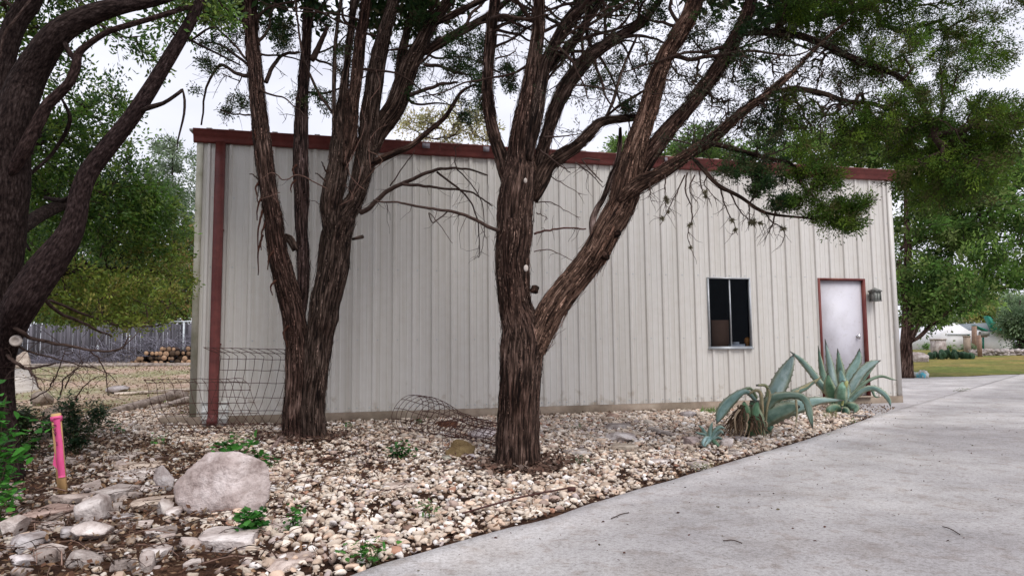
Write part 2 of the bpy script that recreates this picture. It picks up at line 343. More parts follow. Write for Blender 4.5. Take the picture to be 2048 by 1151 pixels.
tag(mk('driveway', Vd, None, np.vstack([q4, q5]), m_conc, col=cold), kind='structure')
# apron slab beside the shed
jn = Vector((-jd.y, jd.x, 0)) * .012
k0 = int(np.argmin(np.linalg.norm(ep - np.array(edge[-5]), axis=1)))
ap = [Vector(e) + jn for e in ep[k0:]]
ap += [Vector((lawnpts[3].x + 8, lawnpts[3].y + 4.5, .03)), lawnpts[3], lawnpts[2], lawnpts[1], lawnpts[0], Vector((8.5, 22.3, .03))]
ap += [Wp(LW - .01, .03, -BW), Wp(LW + .04, .03, -.1), Wp(LW + .04, .03, .035), Wp(whit(1695, 810)[0], .03, .035), hit_z(1697, 821, .03)]
bm = bmesh.new(); vs = [bm.verts.new((p.x, p.y, .026)) for p in ap]; f = bm.faces.new(vs)
r_ = bmesh.ops.extrude_face_region(bm, geom=[f]); [setattr(v.co, 'z', -.12) for v in r_['geom'] if isinstance(v, bmesh.types.BMVert)]
bmesh.ops.recalc_face_normals(bm, faces=bm.faces)
me = bpy.data.meshes.new('apron'); bm.to_mesh(me); bm.free()
ca_ = me.color_attributes.new('col', 'FLOAT_COLOR', 'POINT')
for dd in ca_.data: dd.color = (1.04, 1.03, 1.04, 1)
me.materials.append(m_conc); o = bpy.data.objects.new('pavement', me); C.collection.objects.link(o); tag(o, kind='structure')
# ------------------------------------------------------------------ shed
shed = empty('metal_shed', Wp(0, 0, 0), 'long cream ribbed metal shed with red gutter behind the two shaggy cedars', 'building')
win = [whit(1415, 557), whit(1501, 692)]; wt0, wt1, wz0, wz1 = win[0][0], win[1][0], win[1][1], win[0][1]
dr = [whit(1637, 561), whit(1723, 560)]; dt0, dt1 = dr[0][0], dr[1][0]; dz0, dz1 = .17, (dr[0][1] + dr[1][1]) / 2
print('window', wt0, wt1, wz0, wz1, 'door', dt0, dt1, dz0, dz1)
SP = LW / 40
prof = [(0, 0)]
for k in range(40):
    c = (k + .5) * SP
    prof += [(c - .036, 0), (c - .018, .028), (c + .018, .028), (c + .036, 0)]
    for m_ in (.33, .67):
        q = c + SP * m_
        if q < LW - .1: prof += [(q - .016, 0), (q - .007, .0055), (q + .007, .0055), (q + .016, 0)]
prof.append((LW, 0)); px_ = np.array(prof)
cuts = [wt0 - .02, wt1 + .02, dt0 - .044, dt1 + .044]
xs = np.unique(np.concatenate([px_[:, 0], cuts])); ys_ = np.interp(xs, px_[:, 0], px_[:, 1])
ac = Acc()
for a in range(len(xs) - 1):
    mid = (xs[a] + xs[a + 1]) / 2; spans = [(.15, EAVE)]
    if cuts[0] < mid < cuts[1]: spans = [(.15, wz0 - .02), (wz1 + .02, EAVE)]
    elif cuts[2] < mid < cuts[3]: spans = [(dz1 + .037, EAVE)]
    for z0, z1 in spans:
        ac.add([Wp(xs[a], z0, ys_[a]), Wp(xs[a + 1], z0, ys_[a + 1]), Wp(xs[a + 1], z1, ys_[a + 1]), Wp(xs[a], z1, ys_[a])], None, [(0, 1, 2, 3)])
front_ = ac; ac = Acc()
Rw = Matrix((tuple(U), tuple(NRM), (0, 0, 1))).transposed()
for k in range(40):      # screw heads beside the ribs
    for z in (.21, 1.25, 2.35, 3.4):
        for s_ in ((-.06, .06) if z < 1 else (.06,)):
            t = (k + .5) * SP + s_
            if cuts[0] - .02 < t < cuts[1] + .02 and wz0 < z < wz1: continue
            if cuts[2] - .02 < t < cuts[3] + .02 and z < dz1 + .1: continue
            ac.box(Wp(t, z, .003), (.008, .005, .008), Rw)
front = front_.build('front_wall', m_wall, shed); tag(ac.build('screws', m_galv, front), kind='stuff')
# a few corrugated side and back walls (plain sheets), inner lining, roof
ac = Acc()
for (t0, o0, t1, o1) in ((0, 0, 0, -BW), (0, -BW, LW, -BW), (LW, -BW, LW, 0)):
    n_ = 30
    for k in range(n_):
        f0, f1 = k / n_, (k + .7) / n_; f2 = (k + 1) / n_
        for fa, fb, ex in ((f0, f1, 0), (f1, f2, .025)):
            pts = []
            for f_ in (fa, fb):
                t = t0 + (t1 - t0) * f_; of = o0 + (o1 - o0) * f_
                if o0 == o1: of -= ex
                elif t0 == 0: t -= ex
                else: t += ex * .6
                pts.append((t, of))
            (ta, oa), (tb, ob) = pts
            ac.add([Wp(ta, .15, oa), Wp(tb, .15, ob), Wp(tb, EAVE, ob), Wp(ta, EAVE, oa)], None, [(0, 1, 2, 3)])
ac.build('side_walls', m_wall, shed)
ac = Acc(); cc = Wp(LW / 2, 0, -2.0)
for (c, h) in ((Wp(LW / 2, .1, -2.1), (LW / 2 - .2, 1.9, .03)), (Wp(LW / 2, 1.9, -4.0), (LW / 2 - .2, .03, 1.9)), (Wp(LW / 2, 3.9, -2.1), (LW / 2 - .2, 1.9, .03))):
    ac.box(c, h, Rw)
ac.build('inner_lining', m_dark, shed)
ac = Acc()
for (sg, o0, o1) in ((0, .06, -BW / 2), (1, -BW / 2, -BW - .06)):
    z0, z1 = (EAVE + .165, EAVE + .52) if sg == 0 else (EAVE + .52, EAVE + .165)
    n_ = 40
    for k in range(n_):
        t0 = -.12 + (LW + .24) * k / n_; t1 = t0 + (LW + .24) / n_
        for ta, tb, e in ((t0, t0 + (t1 - t0) * .75, 0), (t0 + (t1 - t0) * .75, t1, .03)):
            a, b_, c, d = Wp(ta, z0 + e, o0), Wp(tb, z0 + e, o0), Wp(tb, z1 + e, o1), Wp(ta, z1 + e, o1)
            dn = Vector((0, 0, -.03 - e)); ac.add([a, b_, c, d, a + dn, b_ + dn, c + dn, d + dn], None, [(0, 1, 2, 3), (4, 7, 6, 5), (0, 4, 5, 1), (2, 6, 7, 3), (0, 3, 7, 4), (1, 5, 6, 2)])
ac.build('roof', m_roof, shed)
# foundation
ac = Acc(); ac.box(Wp(LW / 2, .02, .012), (LW / 2 + .02, .022, .128), Rw)
fnd = ac.build('foundation', m_found, shed)
# corner trims
for t in (.03, LW - .03):
    ac = Acc(); ac.box(Wp(t, (.15 + EAVE) / 2, .018), (.045, .018, (EAVE - .15) / 2 - .002), Rw)
    o = ac.build('corner_trim', m_algae if t < 1 else m_wall, shed)
    if t < 1: o['label'] = 'algae stained corner trim'
# gutter: flared fascia profile swept along the eave
gp = [(.002, EAVE - .035), (.06, EAVE - .035), (.068, EAVE - .012), (.075, EAVE + .02), (.092, EAVE + .065), (.11, EAVE + .085), (.115, EAVE + .135), (.128, EAVE + .145), (.128, EAVE + .16), (.1, EAVE + .16), (.1, EAVE + .13), (.002, EAVE + .13)]
t0, t1 = -.06, LW + .1; n_ = len(gp)
ac = Acc(); ts = np.linspace(t0, t1, 40)
V = [Wp(t, z + .004 * mnoise.noise((t * 1.1, 0, 5)), o_) for t in ts for (o_, z) in gp]
q = [(a * n_ + b, a * n_ + (b + 1) % n_, (a + 1) * n_ + (b + 1) % n_, (a + 1) * n_ + b) for a in range(39) for b in range(n_)]
ac.add(V, None, q)
for a in (0, 39): ac.add([V[a * n_ + b] for b in range(n_)] , [(0, b, b + 1) for b in range(1, n_ - 1)])
gut = ac.build('gutter', m_red, shed)
for (px, w_) in ((852, .06), (972, .05), (1330, .03)):
    t, _ = whit(px, 295, .1); ac = Acc(); ac.box(Wp(t, EAVE + .1, .118), (w_, .006, .042), Rw); ac.build('seam_patch', m_patch, gut)
# downspout
ta, _ = whit(439, 400, .06)
ac = Acc(); hw = .062
def dspt(z, off, dt=0): return Wp(ta + dt, z, off)
path = [dspt(EAVE - .02, .07), dspt(EAVE - .3, .09), dspt(.2, .125), dspt(.12, .15), dspt(.07, .25)]
def rectsweep(ac, path, hw, hh):
    V = []
    for k, p_ in enumerate(path):
        a = path[max(0, k - 1)]; b = path[min(len(path) - 1, k + 1)]; T = (b - a).normalized(); S = U; D = T.cross(S).normalized()
        V += [p_ + S * hw + D * hh, p_ - S * hw + D * hh, p_ - S * hw - D * hh, p_ + S * hw - D * hh]
    q = [(a * 4 + b, a * 4 + (b + 1) % 4, a * 4 + 4 + (b + 1) % 4, a * 4 + 4 + b) for a in range(len(path) - 1) for b in range(4)]
    ac.add(V, None, q + [(0, 1, 2, 3), (len(V) - 4, len(V) - 3, len(V) - 2, len(V) - 1)])
rectsweep(ac, path, .067, .042); dsp = ac.build('downspout', m_red, shed)
for z in (1.2, 2.9):
    ac = Acc(); ac.box(Wp(ta, z, .055), (.071, .046, .012), Rw); ac.build('bracket', m_red, dsp)
# window
wf = Acc(); fw = .022
for (ta_, tb_, za, zb) in ((wt0 - .02, wt1 + .02, wz1, wz1 + .022), (wt0 - .02, wt1 + .02, wz0 - .028, wz0), (wt0 - .02, wt0 + .004, wz0, wz1), (wt1 - .002, wt1 + .02, wz0, wz1)):
    wf.box(Wp((ta_ + tb_) / 2, (za + zb) / 2, .008), ((tb_ - ta_) / 2, .03, (zb - za) / 2), Rw)
wn = wf.build('window', m_alu, shed)
ac = Acc(); ac.box(Wp((wt0 + wt1) / 2, wz0 - .036, .03), ((wt1 - wt0) / 2 + .035, .028, .012), Rw); ac.build('sill', m_alu, wn)
wm = (wt0 + wt1) / 2 + .02
ac = Acc(); ac.box(Wp(wm, (wz0 + wz1) / 2, .0), (.01, .018, (wz1 - wz0) / 2 - .001), Rw); ac.build('mullion', m_alu, wn)
for (a, b_, off) in ((wt0 + .004, wm - .014, .0), (wm + .014, wt1 - .012, -.012)):
    ac = Acc(); ac.add([Wp(a, wz0 + .002, off), Wp(b_, wz0 + .002, off), Wp(b_, wz1 - .002, off), Wp(a, wz1 - .002, off)], None, [(0, 1, 2, 3)]); ac.build('pane', m_glass, wn)
# door
df = Acc()
for (a, b_, za, zb) in ((dt0 - .042, dt0, .17, dz1 + .035), (dt1, dt1 + .042, .17, dz1 + .035), (dt0, dt1, dz1, dz1 + .035)):
    df.box(Wp((a + b_) / 2, (za + zb) / 2, -.02), ((b_ - a) / 2, .065, (zb - za) / 2), Rw)
dfo = df.build('door_frame', m_dframe, shed)
ac = Acc(); ac.box(Wp((dt0 + dt1) / 2, .155, .02), ((dt1 - dt0) / 2 + .05, .08, .014), Rw); ac.build('threshold', m_found, shed)
ac = Acc(); ac.box(Wp((dt0 + dt1) / 2, (.175 + dz1) / 2, -.04), ((dt1 - dt0) / 2 - .004, .022, (dz1 - .175) / 2 - .004), Rw); door = ac.build('door', m_door, shed)
def lathe(ac, c, axis, prof_, sides=14):
    ax = axis.normalized(); s_ = ax.orthogonal().normalized(); u_ = ax.cross(s_)
    V = [c + ax * h + (s_ * math.cos(k * 2 * math.pi / sides) + u_ * math.sin(k * 2 * math.pi / sides)) * r for (h, r) in prof_ for k in range(sides)]
    q = [(a * sides + b, a * sides + (b + 1) % sides, (a + 1) * sides + (b + 1) % sides, (a + 1) * sides + b) for a in range(len(prof_) - 1) for b in range(sides)]
    ac.add(V, None, q)
ktt, kz = whit(1718, 672)
ac = Acc(); lathe(ac, Wp(ktt - .02, kz, -.018), NRM, [(0, .0), (0, .033), (.008, .033), (.012, .013), (.035, .013), (.04, .026), (.055, .03), (.068, .022), (.072, 0)]); ac.build('door_knob', m_chrome, door, True)
ac = Acc(); ac.box(Wp(ktt + .022, kz, -.016), (.016, .004, .05), Rw); ac.build('strike_plate', m_chrome, door)
# things in the window
ac = Acc(); t_, z_ = whit(1441, 690, -.4); ac.box(Wp(t_, wz0 + .12, -.4), (.17, .02, .36), Rw)
tag(ac.build('cardboard_sheet', m_brown), 'brown cardboard sheet leaning inside behind the left window pane', 'cardboard')
ac = Acc(); ac.box(Wp(wt0 + .4, wz0 - .3, -.25), (.6, .2, .02), Rw); ac.box(Wp(wt0 - .15, wz0 - .78 + .1, -.25), (.025, .2, .56 - .14), Rw); ac.box(Wp(wt0 + .95, wz0 - .68, -.25), (.025, .2, .42), Rw)
tag(ac.build('workbench', m_brown), 'dark workbench standing inside the shed below the window', 'bench')
ac = Acc(); t_, z_ = whit(1473, 683, -.12); ac.box(Wp(t_, wz0 - .12, -.12), (.13, .06, .16), Rw); ac.box(Wp(t_ - .02, wz0 + .06, -.12), (.05, .04, .02), Rw)
tag(ac.build('white_box', m_white), 'small white box just inside the lower right window pane', 'box')
ac = Acc(); t_, z_ = whit(1495, 680, -.12); lathe(ac, Wp(t_, z_ - .06, -.12), Vector((0, 0, 1)), [(-.25, .03), (-.02, .03), (0, .035), (.02, .055), (.06, .062), (.1, .045), (.12, .01)])
tag(ac.build('orange_jar', m_orange, None, True), 'round orange jar in the bottom right corner of the window', 'jar')
# lantern
lt, lz = whit(1748, 592, .1)
lan = empty('wall_lantern', Wp(lt, lz, .03), 'small weathered grey lantern on the shed wall right of the door', 'lamp')
m_pew = mat('pewter', [(.3, (.12, .12, .11)), (.7, (.26, .26, .24))], 20, 5, .6, metal=.2)
ac = Acc(); ac.box(Wp(lt, lz, .04), (.045, .012, .08), Rw); ac.build('wall_plate', m_pew, lan)
ac = Acc(); c = Wp(lt, lz, .13)
for sx in (-1, 1):
    for sy in (-1, 1): ac.box(c + U * .065 * sx + NRM * .065 * sy, (.008, .008, .085), Rw)
ac.box(c + Vector((0, 0, -.09)), (.08, .08, .008), Rw); ac.box(c + Vector((0, 0, .085)), (.085, .085, .008), Rw)
ac.box(c + U * 0 + NRM * .065, (.005, .004, .085), Rw); ac.build('lantern_frame', m_pew, lan)
ac = Acc(); tp = c + Vector((0, 0, .16)); b4 = [c + U * sx * .09 + NRM * sy * .09 + Vector((0, 0, .094)) for sx, sy in ((-1, -1), (1, -1), (1, 1), (-1, 1))]
ac.add(b4 + [tp], [(0, 1, 4), (1, 2, 4), (2, 3, 4), (3, 0, 4)], [(3, 2, 1, 0)]); ac.build('lantern_cap', m_pew, lan)
m_milk = mat('dusty_glass', [(.3, (.2, .22, .2)), (.7, (.45, .46, .42))], 15, 4, .3)
ac = Acc(); ac.box(c, (.057, .057, .08), Rw); ac.build('lantern_glass', m_milk, lan)
# white plastic drain box behind the downspout, splash block
bt, _ = whit(425, 830, .14)
dbx = empty('drain_box', Wp(bt, 0, .15), 'white ribbed plastic box against the shed wall behind the red downspout', 'box')
ac = Acc(); ac.box(Wp(bt + .02, .17, .04), (.17, .035, .16), Rw); ac.build('box_body', m_white, dbx)
ac = Acc()
for z in (.12, .22, .345): ac.box(Wp(bt + .02, z, .042), (.185, .042, .016), Rw)
ac.build('rim', m_white, dbx)
# ------------------------------------------------------------------ rocks and gravel
def ico(sub):
    bm = bmesh.new(); bmesh.ops.create_icosphere(bm, subdivisions=sub, radius=1)
    bm.verts.ensure_lookup_table(); V = np.array([v.co[:] for v in bm.verts]); Fc = np.array([[v.index for v in f.verts] for f in bm.faces]); bm.free(); return V, Fc
ICO = {k: ico(k) for k in (1, 2, 3, 4, 5)}
def rockshape(sub, seed, planes=12, depth=.62, nz=.06, flat=0, box=1):
    V, Fc = ICO[sub]; V = V.copy(); V = np.sign(V) * np.abs(V) ** box; rg = np.random.default_rng(seed)
    if flat: V[:, 2] = np.clip(V[:, 2], -flat, flat)
    for _ in range(planes):
        n = rg.normal(size=3); n[2] *= .25 if flat else 1; n /= np.linalg.norm(n); d = rg.uniform(depth, max(.9, depth) if box < 1 else depth + .42)
        k = V @ n; over = np.clip(k - d, 0, None); V -= over[:, None] * n * .96
    if nz:
        for i, v in enumerate(V):
            q = Vector(v) * 2.2 + Vector((seed, 0, 0)); V[i] *= 1 + nz * mnoise.noise(q) + nz * .5 * mnoise.noise(q * 3.1) + nz * .3 * mnoise.noise(q * 8)
    V /= np.abs(V).max(0)
    return V, Fc
ROCKG = 'limestone rocks edging the gravel bed'
def rock(px, x1, y0, y1, tf, label, tint=(1, 1, 1), name='rock', cat='rock', yaw=0, tilt=0, group=ROCKG, m=None, planes=12, depth=.5, seed=None, lift=0.0, nz=.07):
    cx = (px + x1) / 2; g = G(cx, y1); dist = g.y; sc = dist / F
    w_ = (x1 - px) * sc; h_ = (y1 - y0) * sc; el = CAMZ / math.hypot(g.x, g.y)
    H = max(.03, h_ * tf); D = max(.05, min(h_ * (1 - tf) / el, w_ * 1.3)) if tf < .8 else w_ * .42
    sd = seed if seed is not None else int(px * 7 + y1)
    V, Fc = rockshape(5 if w_ > .4 else 4, sd, planes, depth, nz * .7, .45 if tf < .5 else 0, .72)
    V = V * np.array([w_ / 2, D / 2, H * .62])
    ct, st = math.cos(tilt), math.sin(tilt); V = V @ np.array([[ct, 0, -st], [0, 1, 0], [st, 0, ct]])
    cy, sy = math.cos(yaw), math.sin(yaw); V = V @ np.array([[cy, sy, 0], [-sy, cy, 0], [0, 0, 1]])
    o = mk(name, V, Fc, None, m or m_rock, smooth=False, col=np.broadcast_to(np.array(tint, float), V.shape), bark=V)
    o.location = (g.x, g.y + D / 2 * .9, g.z + H * .42 + lift)
    o.data.update()
    return tag(o, label, cat, group)
wt_ = (1.1, 1.08, 1.06); tan = (1.0, .9, .78); gry = (.8, .8, .82); pnk = (.8, .64, .58); drk = (.45, .4, .36)
rock(334, 522, 903, 1028, .9, 'large upright pinkish limestone boulder, biggest rock in the bed', (1.2, 1.14, 1.14), 'boulder', 'boulder', depth=.74, planes=12, seed=111, nz=.08)
RK = [
 (116, 194, 974, 1047, .7, 'big squared grey stone just right of the pink stake foot', (.95, .93, .92)),
 (85, 152, 968, 1016, .5, 'brownish stone tucked behind the squared stone by the stake', (.8, .72, .68)),
 (150, 250, 958, 1004, .35, 'flat grey slab running back from the squared stone', (.85, .82, .8)),
 (8, 116, 1005, 1047, .35, 'wide pinkish brown slab at the left under the stake', pnk),
 (128, 201, 1036, 1085, .65, 'pale angular stone below the squared grey stone', wt_),
 (106, 140, 1050, 1079, .7, 'small grey stone left of the pale angular stone', gry),
 (-12, 30, 1022, 1078, .7, 'rounded stone cut by the left edge of the photo', (1, .96, .93)),
 (-5, 56, 1054, 1108, .6, 'grey slanted stone in the left corner above a white lump', gry),
 (4, 54, 1102, 1138, .7, 'chalk white lump lowest at the left edge', (1.15, 1.15, 1.18)),
 (42, 90, 1068, 1093, .6, 'low grey stone below the pinkish slab', gry),
 (200, 312, 918, 942, .3, 'long tan flagstone, second layer behind the small upright stone', tan),
 (203, 262, 898, 920, .3, 'rearmost flagstone of the stack by the undergrowth', (.9, .85, .8)),
 (228, 312, 938, 951, .3, 'thin white flagstone under the long tan one', wt_),
 (203, 292, 944, 964, .3, 'broad pale flagstone lowest in the left stack', wt_),
 (246, 303, 968, 986, .3, 'small flat chip in front of the flagstone stack', wt_),
 (301, 346, 926, 980, .85, 'upright grey stone leaning beside the large boulder', (.85, .85, .87)),
 (225, 322, 988, 1022, .35, 'yellowish slab with a flat top left of the boulder foot', tan),
 (318, 352, 1005, 1040, .6, 'white angular block at the lower left foot of the boulder', wt_),
 (300, 338, 980, 1037, .7, 'tall thin stone leaning on the lower left of the boulder', (.9, .88, .85)),
 (216, 256, 1020, 1044, .4, 'little grey stone below the yellowish slab', gry),
 (357, 485, 1046, 1106, .35, 'long white flat stone left of the clover clump', (1.18, 1.17, 1.16)),
 (257, 326, 1082, 1123, .4, 'broken white stone lying on bare soil left of the long white one', wt_),
 (278, 332, 1052, 1076, .35, 'short white chip on the soil above the broken white stone', wt_),
 (528, 622, 1026, 1062, .2, 'flat sunken paving slab behind the clover clump', (.95, .88, .83)),
 (505, 608, 1088, 1148, .2, 'flat tan paving slab at the bottom of the gravel', (1, .9, .83)),
 (150, 193, 1112, 1134, .4, 'small white pebble-like stone at the bottom left', wt_),
 (757, 833, 960, 983, .4, 'oval tan stone alone in the gravel before the middle cedar', (1.08, 1.0, .9)),
 (868, 919, 837, 859, .6, 'dark red brown rock under the wire roll', (.25, .12, .07)),
 (932, 992, 838, 882, .5, 'pale rectangular block touching the left of the middle cedar', (1.1, 1.08, 1.12)),
 (880, 906, 904, 924, .6, 'small greenish stone in front of the mossy stump', (.7, .75, .65)),
 (927, 953, 902, 921, .7, 'small lilac grey stone right before the mossy stump', (.85, .82, .88)),
 (1206, 1282, 858, 886, .6, 'long lichen white stone between the middle cedar and the window', (1.05, 1.05, 1.05)),
 (1206, 1276, 842, 862, .5, 'grey flat stone just behind the lichen white stone', (.6, .58, .56)),
 (1226, 1282, 876, 906, .4, 'yellowish rough stone in front of the lichen white stone', (.85, .8, .68)),
 (1126, 1198, 888, 912, .25, 'flat grey stone right of the middle cedar foot', (.75, .74, .72)),
 (1212, 1246, 821, 838, .7, 'brown stone against the shed foundation', (.6, .46, .38)),
 (1364, 1398, 816, 836, .6, 'grey stone by the foundation grass tuft', gry),
 (1372, 1408, 864, 892, .6, 'pinkish stone left of the small agave', (1, .9, .88)),
 (1445, 1476, 868, 896, .7, 'white stone between the small and the drooping agave', wt_),
 (1476, 1516, 866, 884, .5, 'low grey stone under the drooping agave', gry),
 (1305, 1348, 908, 932, .4, 'whitish knobbly stone midway along the driveway edge', wt_),
 (1375, 1428, 904, 942, .3, 'light slab touching the driveway below the small agave', (.95, .93, .9)),
 (1462, 1490, 890, 914, .5, 'grey block before the drooping agave near the driveway', (.8, .78, .74)),
 (1566, 1602, 832, 852, .6, 'brown stone between the two large agaves', (.75, .66, .6)),
 (1668, 1702, 832, 846, .5, 'low tan stone before the tall agave', tan),
 (1712, 1744, 822, 838, .6, 'dark grey stone at the right tip of the gravel bed', (.5, .5, .5)),
 (870, 908, 946, 962, .5, 'reddish stone in the gravel front of the middle cedar', (.9, .72, .65)),
 (205, 245, 760, 788, .6, 'grey rock in the leafy yard beyond the rotten logs', (.65, .65, .67)),
]
for r in RK: rock(*r[:6], tint=tuple(q * 1.15 for q in r[6]), yaw=random.uniform(-.25, .25))
Vr, Fr, Cr = [], [], []; nr = 0; rgr = random.Random(77)
for k in range(150):
    px, py = rgr.uniform(-30, 520), rgr.uniform(905, 1150)
    if px > 330 and py < 1030: continue
    if rgr.random() < (px - 200) / 400: continue
    g = G(px, py); V, Fc = rockshape(3, 3000 + k % 40, 14, .4, .05, .45); s_ = rgr.choice((.025, .03, .035, .045, .06)) * rgr.uniform(.8, 1.3)
    a = rgr.uniform(0, 6.3); t_ = rgr.uniform(-.35, .35); V = V * [s_ * 1.3, s_ * .85, s_ * rgr.uniform(.3, .6)]
    V = V @ np.array([[math.cos(t_), 0, math.sin(t_)], [0, 1, 0], [-math.sin(t_), 0, math.cos(t_)]]) @ np.array([[math.cos(a), math.sin(a), 0], [-math.sin(a), math.cos(a), 0], [0, 0, 1]])
    Vr.append(V + [g.x, g.y, g.z + s_ * .3]); Fr.append(Fc + nr); Cr.append(np.broadcast_to(np.array([1.05, 1, .96]) * rgr.uniform(.7, 1.25), V.shape)); nr += len(V)
tag(mk('limestone_rubble', np.concatenate(Vr), np.concatenate(Fr), None, m_rock, col=np.concatenate(Cr), bark=np.concatenate(Vr)), 'broken limestone chips strewn over the soil at the lower left', 'rubble', kind='stuff')
# mossy stump
def stump(px, x1, y0, y1, label, tint):
    g = G((px + x1) / 2, y1); sc = g.y / F; w_ = (x1 - px) * sc; H = (y1 - y0) * sc; ac = Acc()
    tube(ac, cat_rom([(g.x, g.y + .1, -.05), (g.x, g.y + .1, H * .5), (g.x - .02, g.y + .12, H)], 10), np.linspace(w_ * .55, w_ * .3, 10), 20, tint, .5, seed=3.3, flare=.4)
    return tag(ac.build('stump', m_bark, None, True), label, 'stump')
rock(889, 950, 872, 915, .8, 'low mossy rotten stump left of the middle cedar foot', (.42, .33, .17), 'stump', 'stump', group=None, depth=.5, nz=.22, planes=10, seed=61)
# gravel
bed = [hit_z(x, y, 0) for x, y in ((700, 1153), (902, 1086), (1229, 991), (1500, 911), (1640, 870), (1751, 831), (1697, 815))]
bed = [Vector((bed[0].x - 1.0, .8, 0)), Vector((bed[0].x - .4, 2.2, 0))] + bed
bed += [Wp(whit(1690, 805)[0], 0, .05), Wp(4, 0, .05), Wp(.2, 0, .05), G(330, 800), G(240, 790), G(205, 850), G(330, 885), G(470, 905), G(535, 960), G(500, 1015), G(430, 1020), G(400, 1050), G(500, 1090), G(480, 1160), Vector((-2.2, 2, 0))]
bedp = [(b.x, b.y) for b in bed]
TEMPL = [rockshape(1, 900 + k, 9, .3, 0) for k in range(28)]
TEMPH = [rockshape(2, 950 + k, 9, .3, .05) for k in range(20)]
pal = np.array([(.61, .51, .42), (.55, .465, .39), (.7, .62, .54), (.46, .355, .28), (.6, .45, .35), (.36, .27, .23), (.78, .73, .7), (.36, .2, .14), (.46, .39, .37), (.2, .13, .1)])
palp = np.array([.2, .16, .17, .11, .12, .07, .1, .02, .04, .01])
ECURVE = [(e.x, e.y) for e in EDGE]
def edge_side(x, y):      # >0 when left of the driveway edge
    best = 1e9; s = 1
    for a in range(len(ECURVE) - 1):
        x1, y1 = ECURVE[a]; x2, y2 = ECURVE[a + 1]; dx, dy = x2 - x1, y2 - y1
        t = max(0, min(1, ((x - x1) * dx + (y - y1) * dy) / (dx * dx + dy * dy))); ex, ey = x - x1 - t * dx, y - y1 - t * dy; d = math.hypot(ex, ey)
        if d < best: best = d; s = dx * ey - dy * ex
    return best if s > 0 else -best
TRUNKS = [(P(607, 878, 8.6).x, 8.6, .3), (P(1035, 930, 6.55).x, 6.55, .27)]
def scatter_gravel():
    Vs, Fs, Cs = [], [], []; n = 0
    xmin, xmax = min(b[0] for b in bedp), max(b[0] for b in bedp)
    xx = rng.uniform(-7.5, xmax, 195000); yy = rng.uniform(1.6, 17, 195000)
    cnt = 0
    for x, y in zip(xx, yy):
        if abs(x) > y * .76 + .5: continue
        ins = inpoly(x, y, bedp)
        pn = mnoise.noise((x * 1.1, y * 1.1, 2.2)) + .5 * mnoise.noise((x * 3.5, y * 3.5, 7))
        if ins:
            pr = .8 if pn > -.15 else .42
            if x < -1.2 and y > 6.5: pr *= .78 if pn > 0 else .5
            for (tx, ty, tr) in TRUNKS:
                if math.hypot(x - tx, y - ty) < tr + .14: pr *= .2
            es = edge_side(x, y)
            if es < .03:
                if es < -.2 or random.random() > .05: continue
            if es < .1: pr *= .6
        else:
            if x > -1 or y > 15.5 or y < 1.5: continue
            pr = .13 + .2 * max(0, pn)
            if y > 9.5: pr = .25 + .3 * max(0, pn)
        near = y < 5.6
        if random.random() > pr: continue
        s = random.choice((.011, .014, .018, .022, .026, .034)) * random.uniform(.8, 1.3)
        if y > 8: s *= 1.12
        if random.random() < .012: s *= 1.7
        T = TEMPH[cnt % 20] if near else TEMPL[cnt % 28]
        a = random.uniform(0, 6.28); ca, sa = math.cos(a), math.sin(a)
        v = T[0] * np.array([s * random.uniform(.9, 1.35), s * random.uniform(.7, 1), s * random.uniform(.45, .8)])
        tl = random.uniform(-.5, .5); c2, s2 = math.cos(tl), math.sin(tl)
        v = v @ np.array([[1, 0, 0], [0, c2, s2], [0, -s2, c2]]); v = v @ np.array([[ca, sa, 0], [-sa, ca, 0], [0, 0, 1]])
        z = terr(x, y) + (random.uniform(-.004, .03) if ins else random.uniform(-.002, .012)) + (.028 if ins and es < .03 else 0)
        v += np.array([x, y, z]); c = pal[rng.choice(10, p=palp)] * random.uniform(.88, 1.32)
        if not ins: c = c * .8
        Vs.append(v); Fs.append(T[1] + n); Cs.append(np.broadcast_to(c, v.shape)); n += len(v); cnt += 1
    print('stones', cnt)
    return mk('gravel', np.concatenate(Vs), np.concatenate(Fs), None, m_gravel, col=np.concatenate(Cs))
gv = scatter_gravel(); gv['keep'] = 1
tag(gv, 'pale limestone gravel covering the bed between shed and driveway', 'gravel', kind='stuff')
# dead leaves, twigs and bark bits over the soil
def quads(pos, d, wv, L, Wd, bend=0.):
    """rhombic leaf faces: base, side, tip, side"""
    b = pos; t = pos + d * L[:, None]; m_ = pos + d * (L * .5)[:, None]
    s1 = m_ + wv * (Wd * .5)[:, None]; s2 = m_ - wv * (Wd * .5)[:, None]
    V = np.stack([b, s1, t, s2], 1).reshape(-1, 3); q = np.arange(len(pos) * 4).reshape(-1, 4); return V, q
def unit(a): return a / (np.linalg.norm(a, axis=-1, keepdims=True) + 1e-9)
def litter(name, n, region, cols, smin, smax, label, cat, zoff=(.004, .03), tiltz=.35):
    x, y = region(n); z = np.array([terr(a, b) for a, b in zip(x, y)]) + rng.uniform(*zoff, len(x))
    d = unit(np.stack([rng.normal(size=len(x)), rng.normal(size=len(x)), rng.normal(size=len(x)) * tiltz], 1))
    wv = unit(np.cross(d, unit(rng.normal(size=(len(x), 3)) * np.array([.5, .5, 1]))))
    L = rng.uniform(smin, smax, len(x)); V, q = quads(np.stack([x, y, z], 1), d, wv, L, L * rng.uniform(.3, .6, len(x)))
    c = np.array(cols)[rng.integers(0, len(cols), len(x))] * rng.uniform(.7, 1.3, (len(x), 1)); c = np.repeat(c, 4, 0)
    return tag(mk(name, V, None, q, m_litter, col=c), label, cat, kind='stuff')
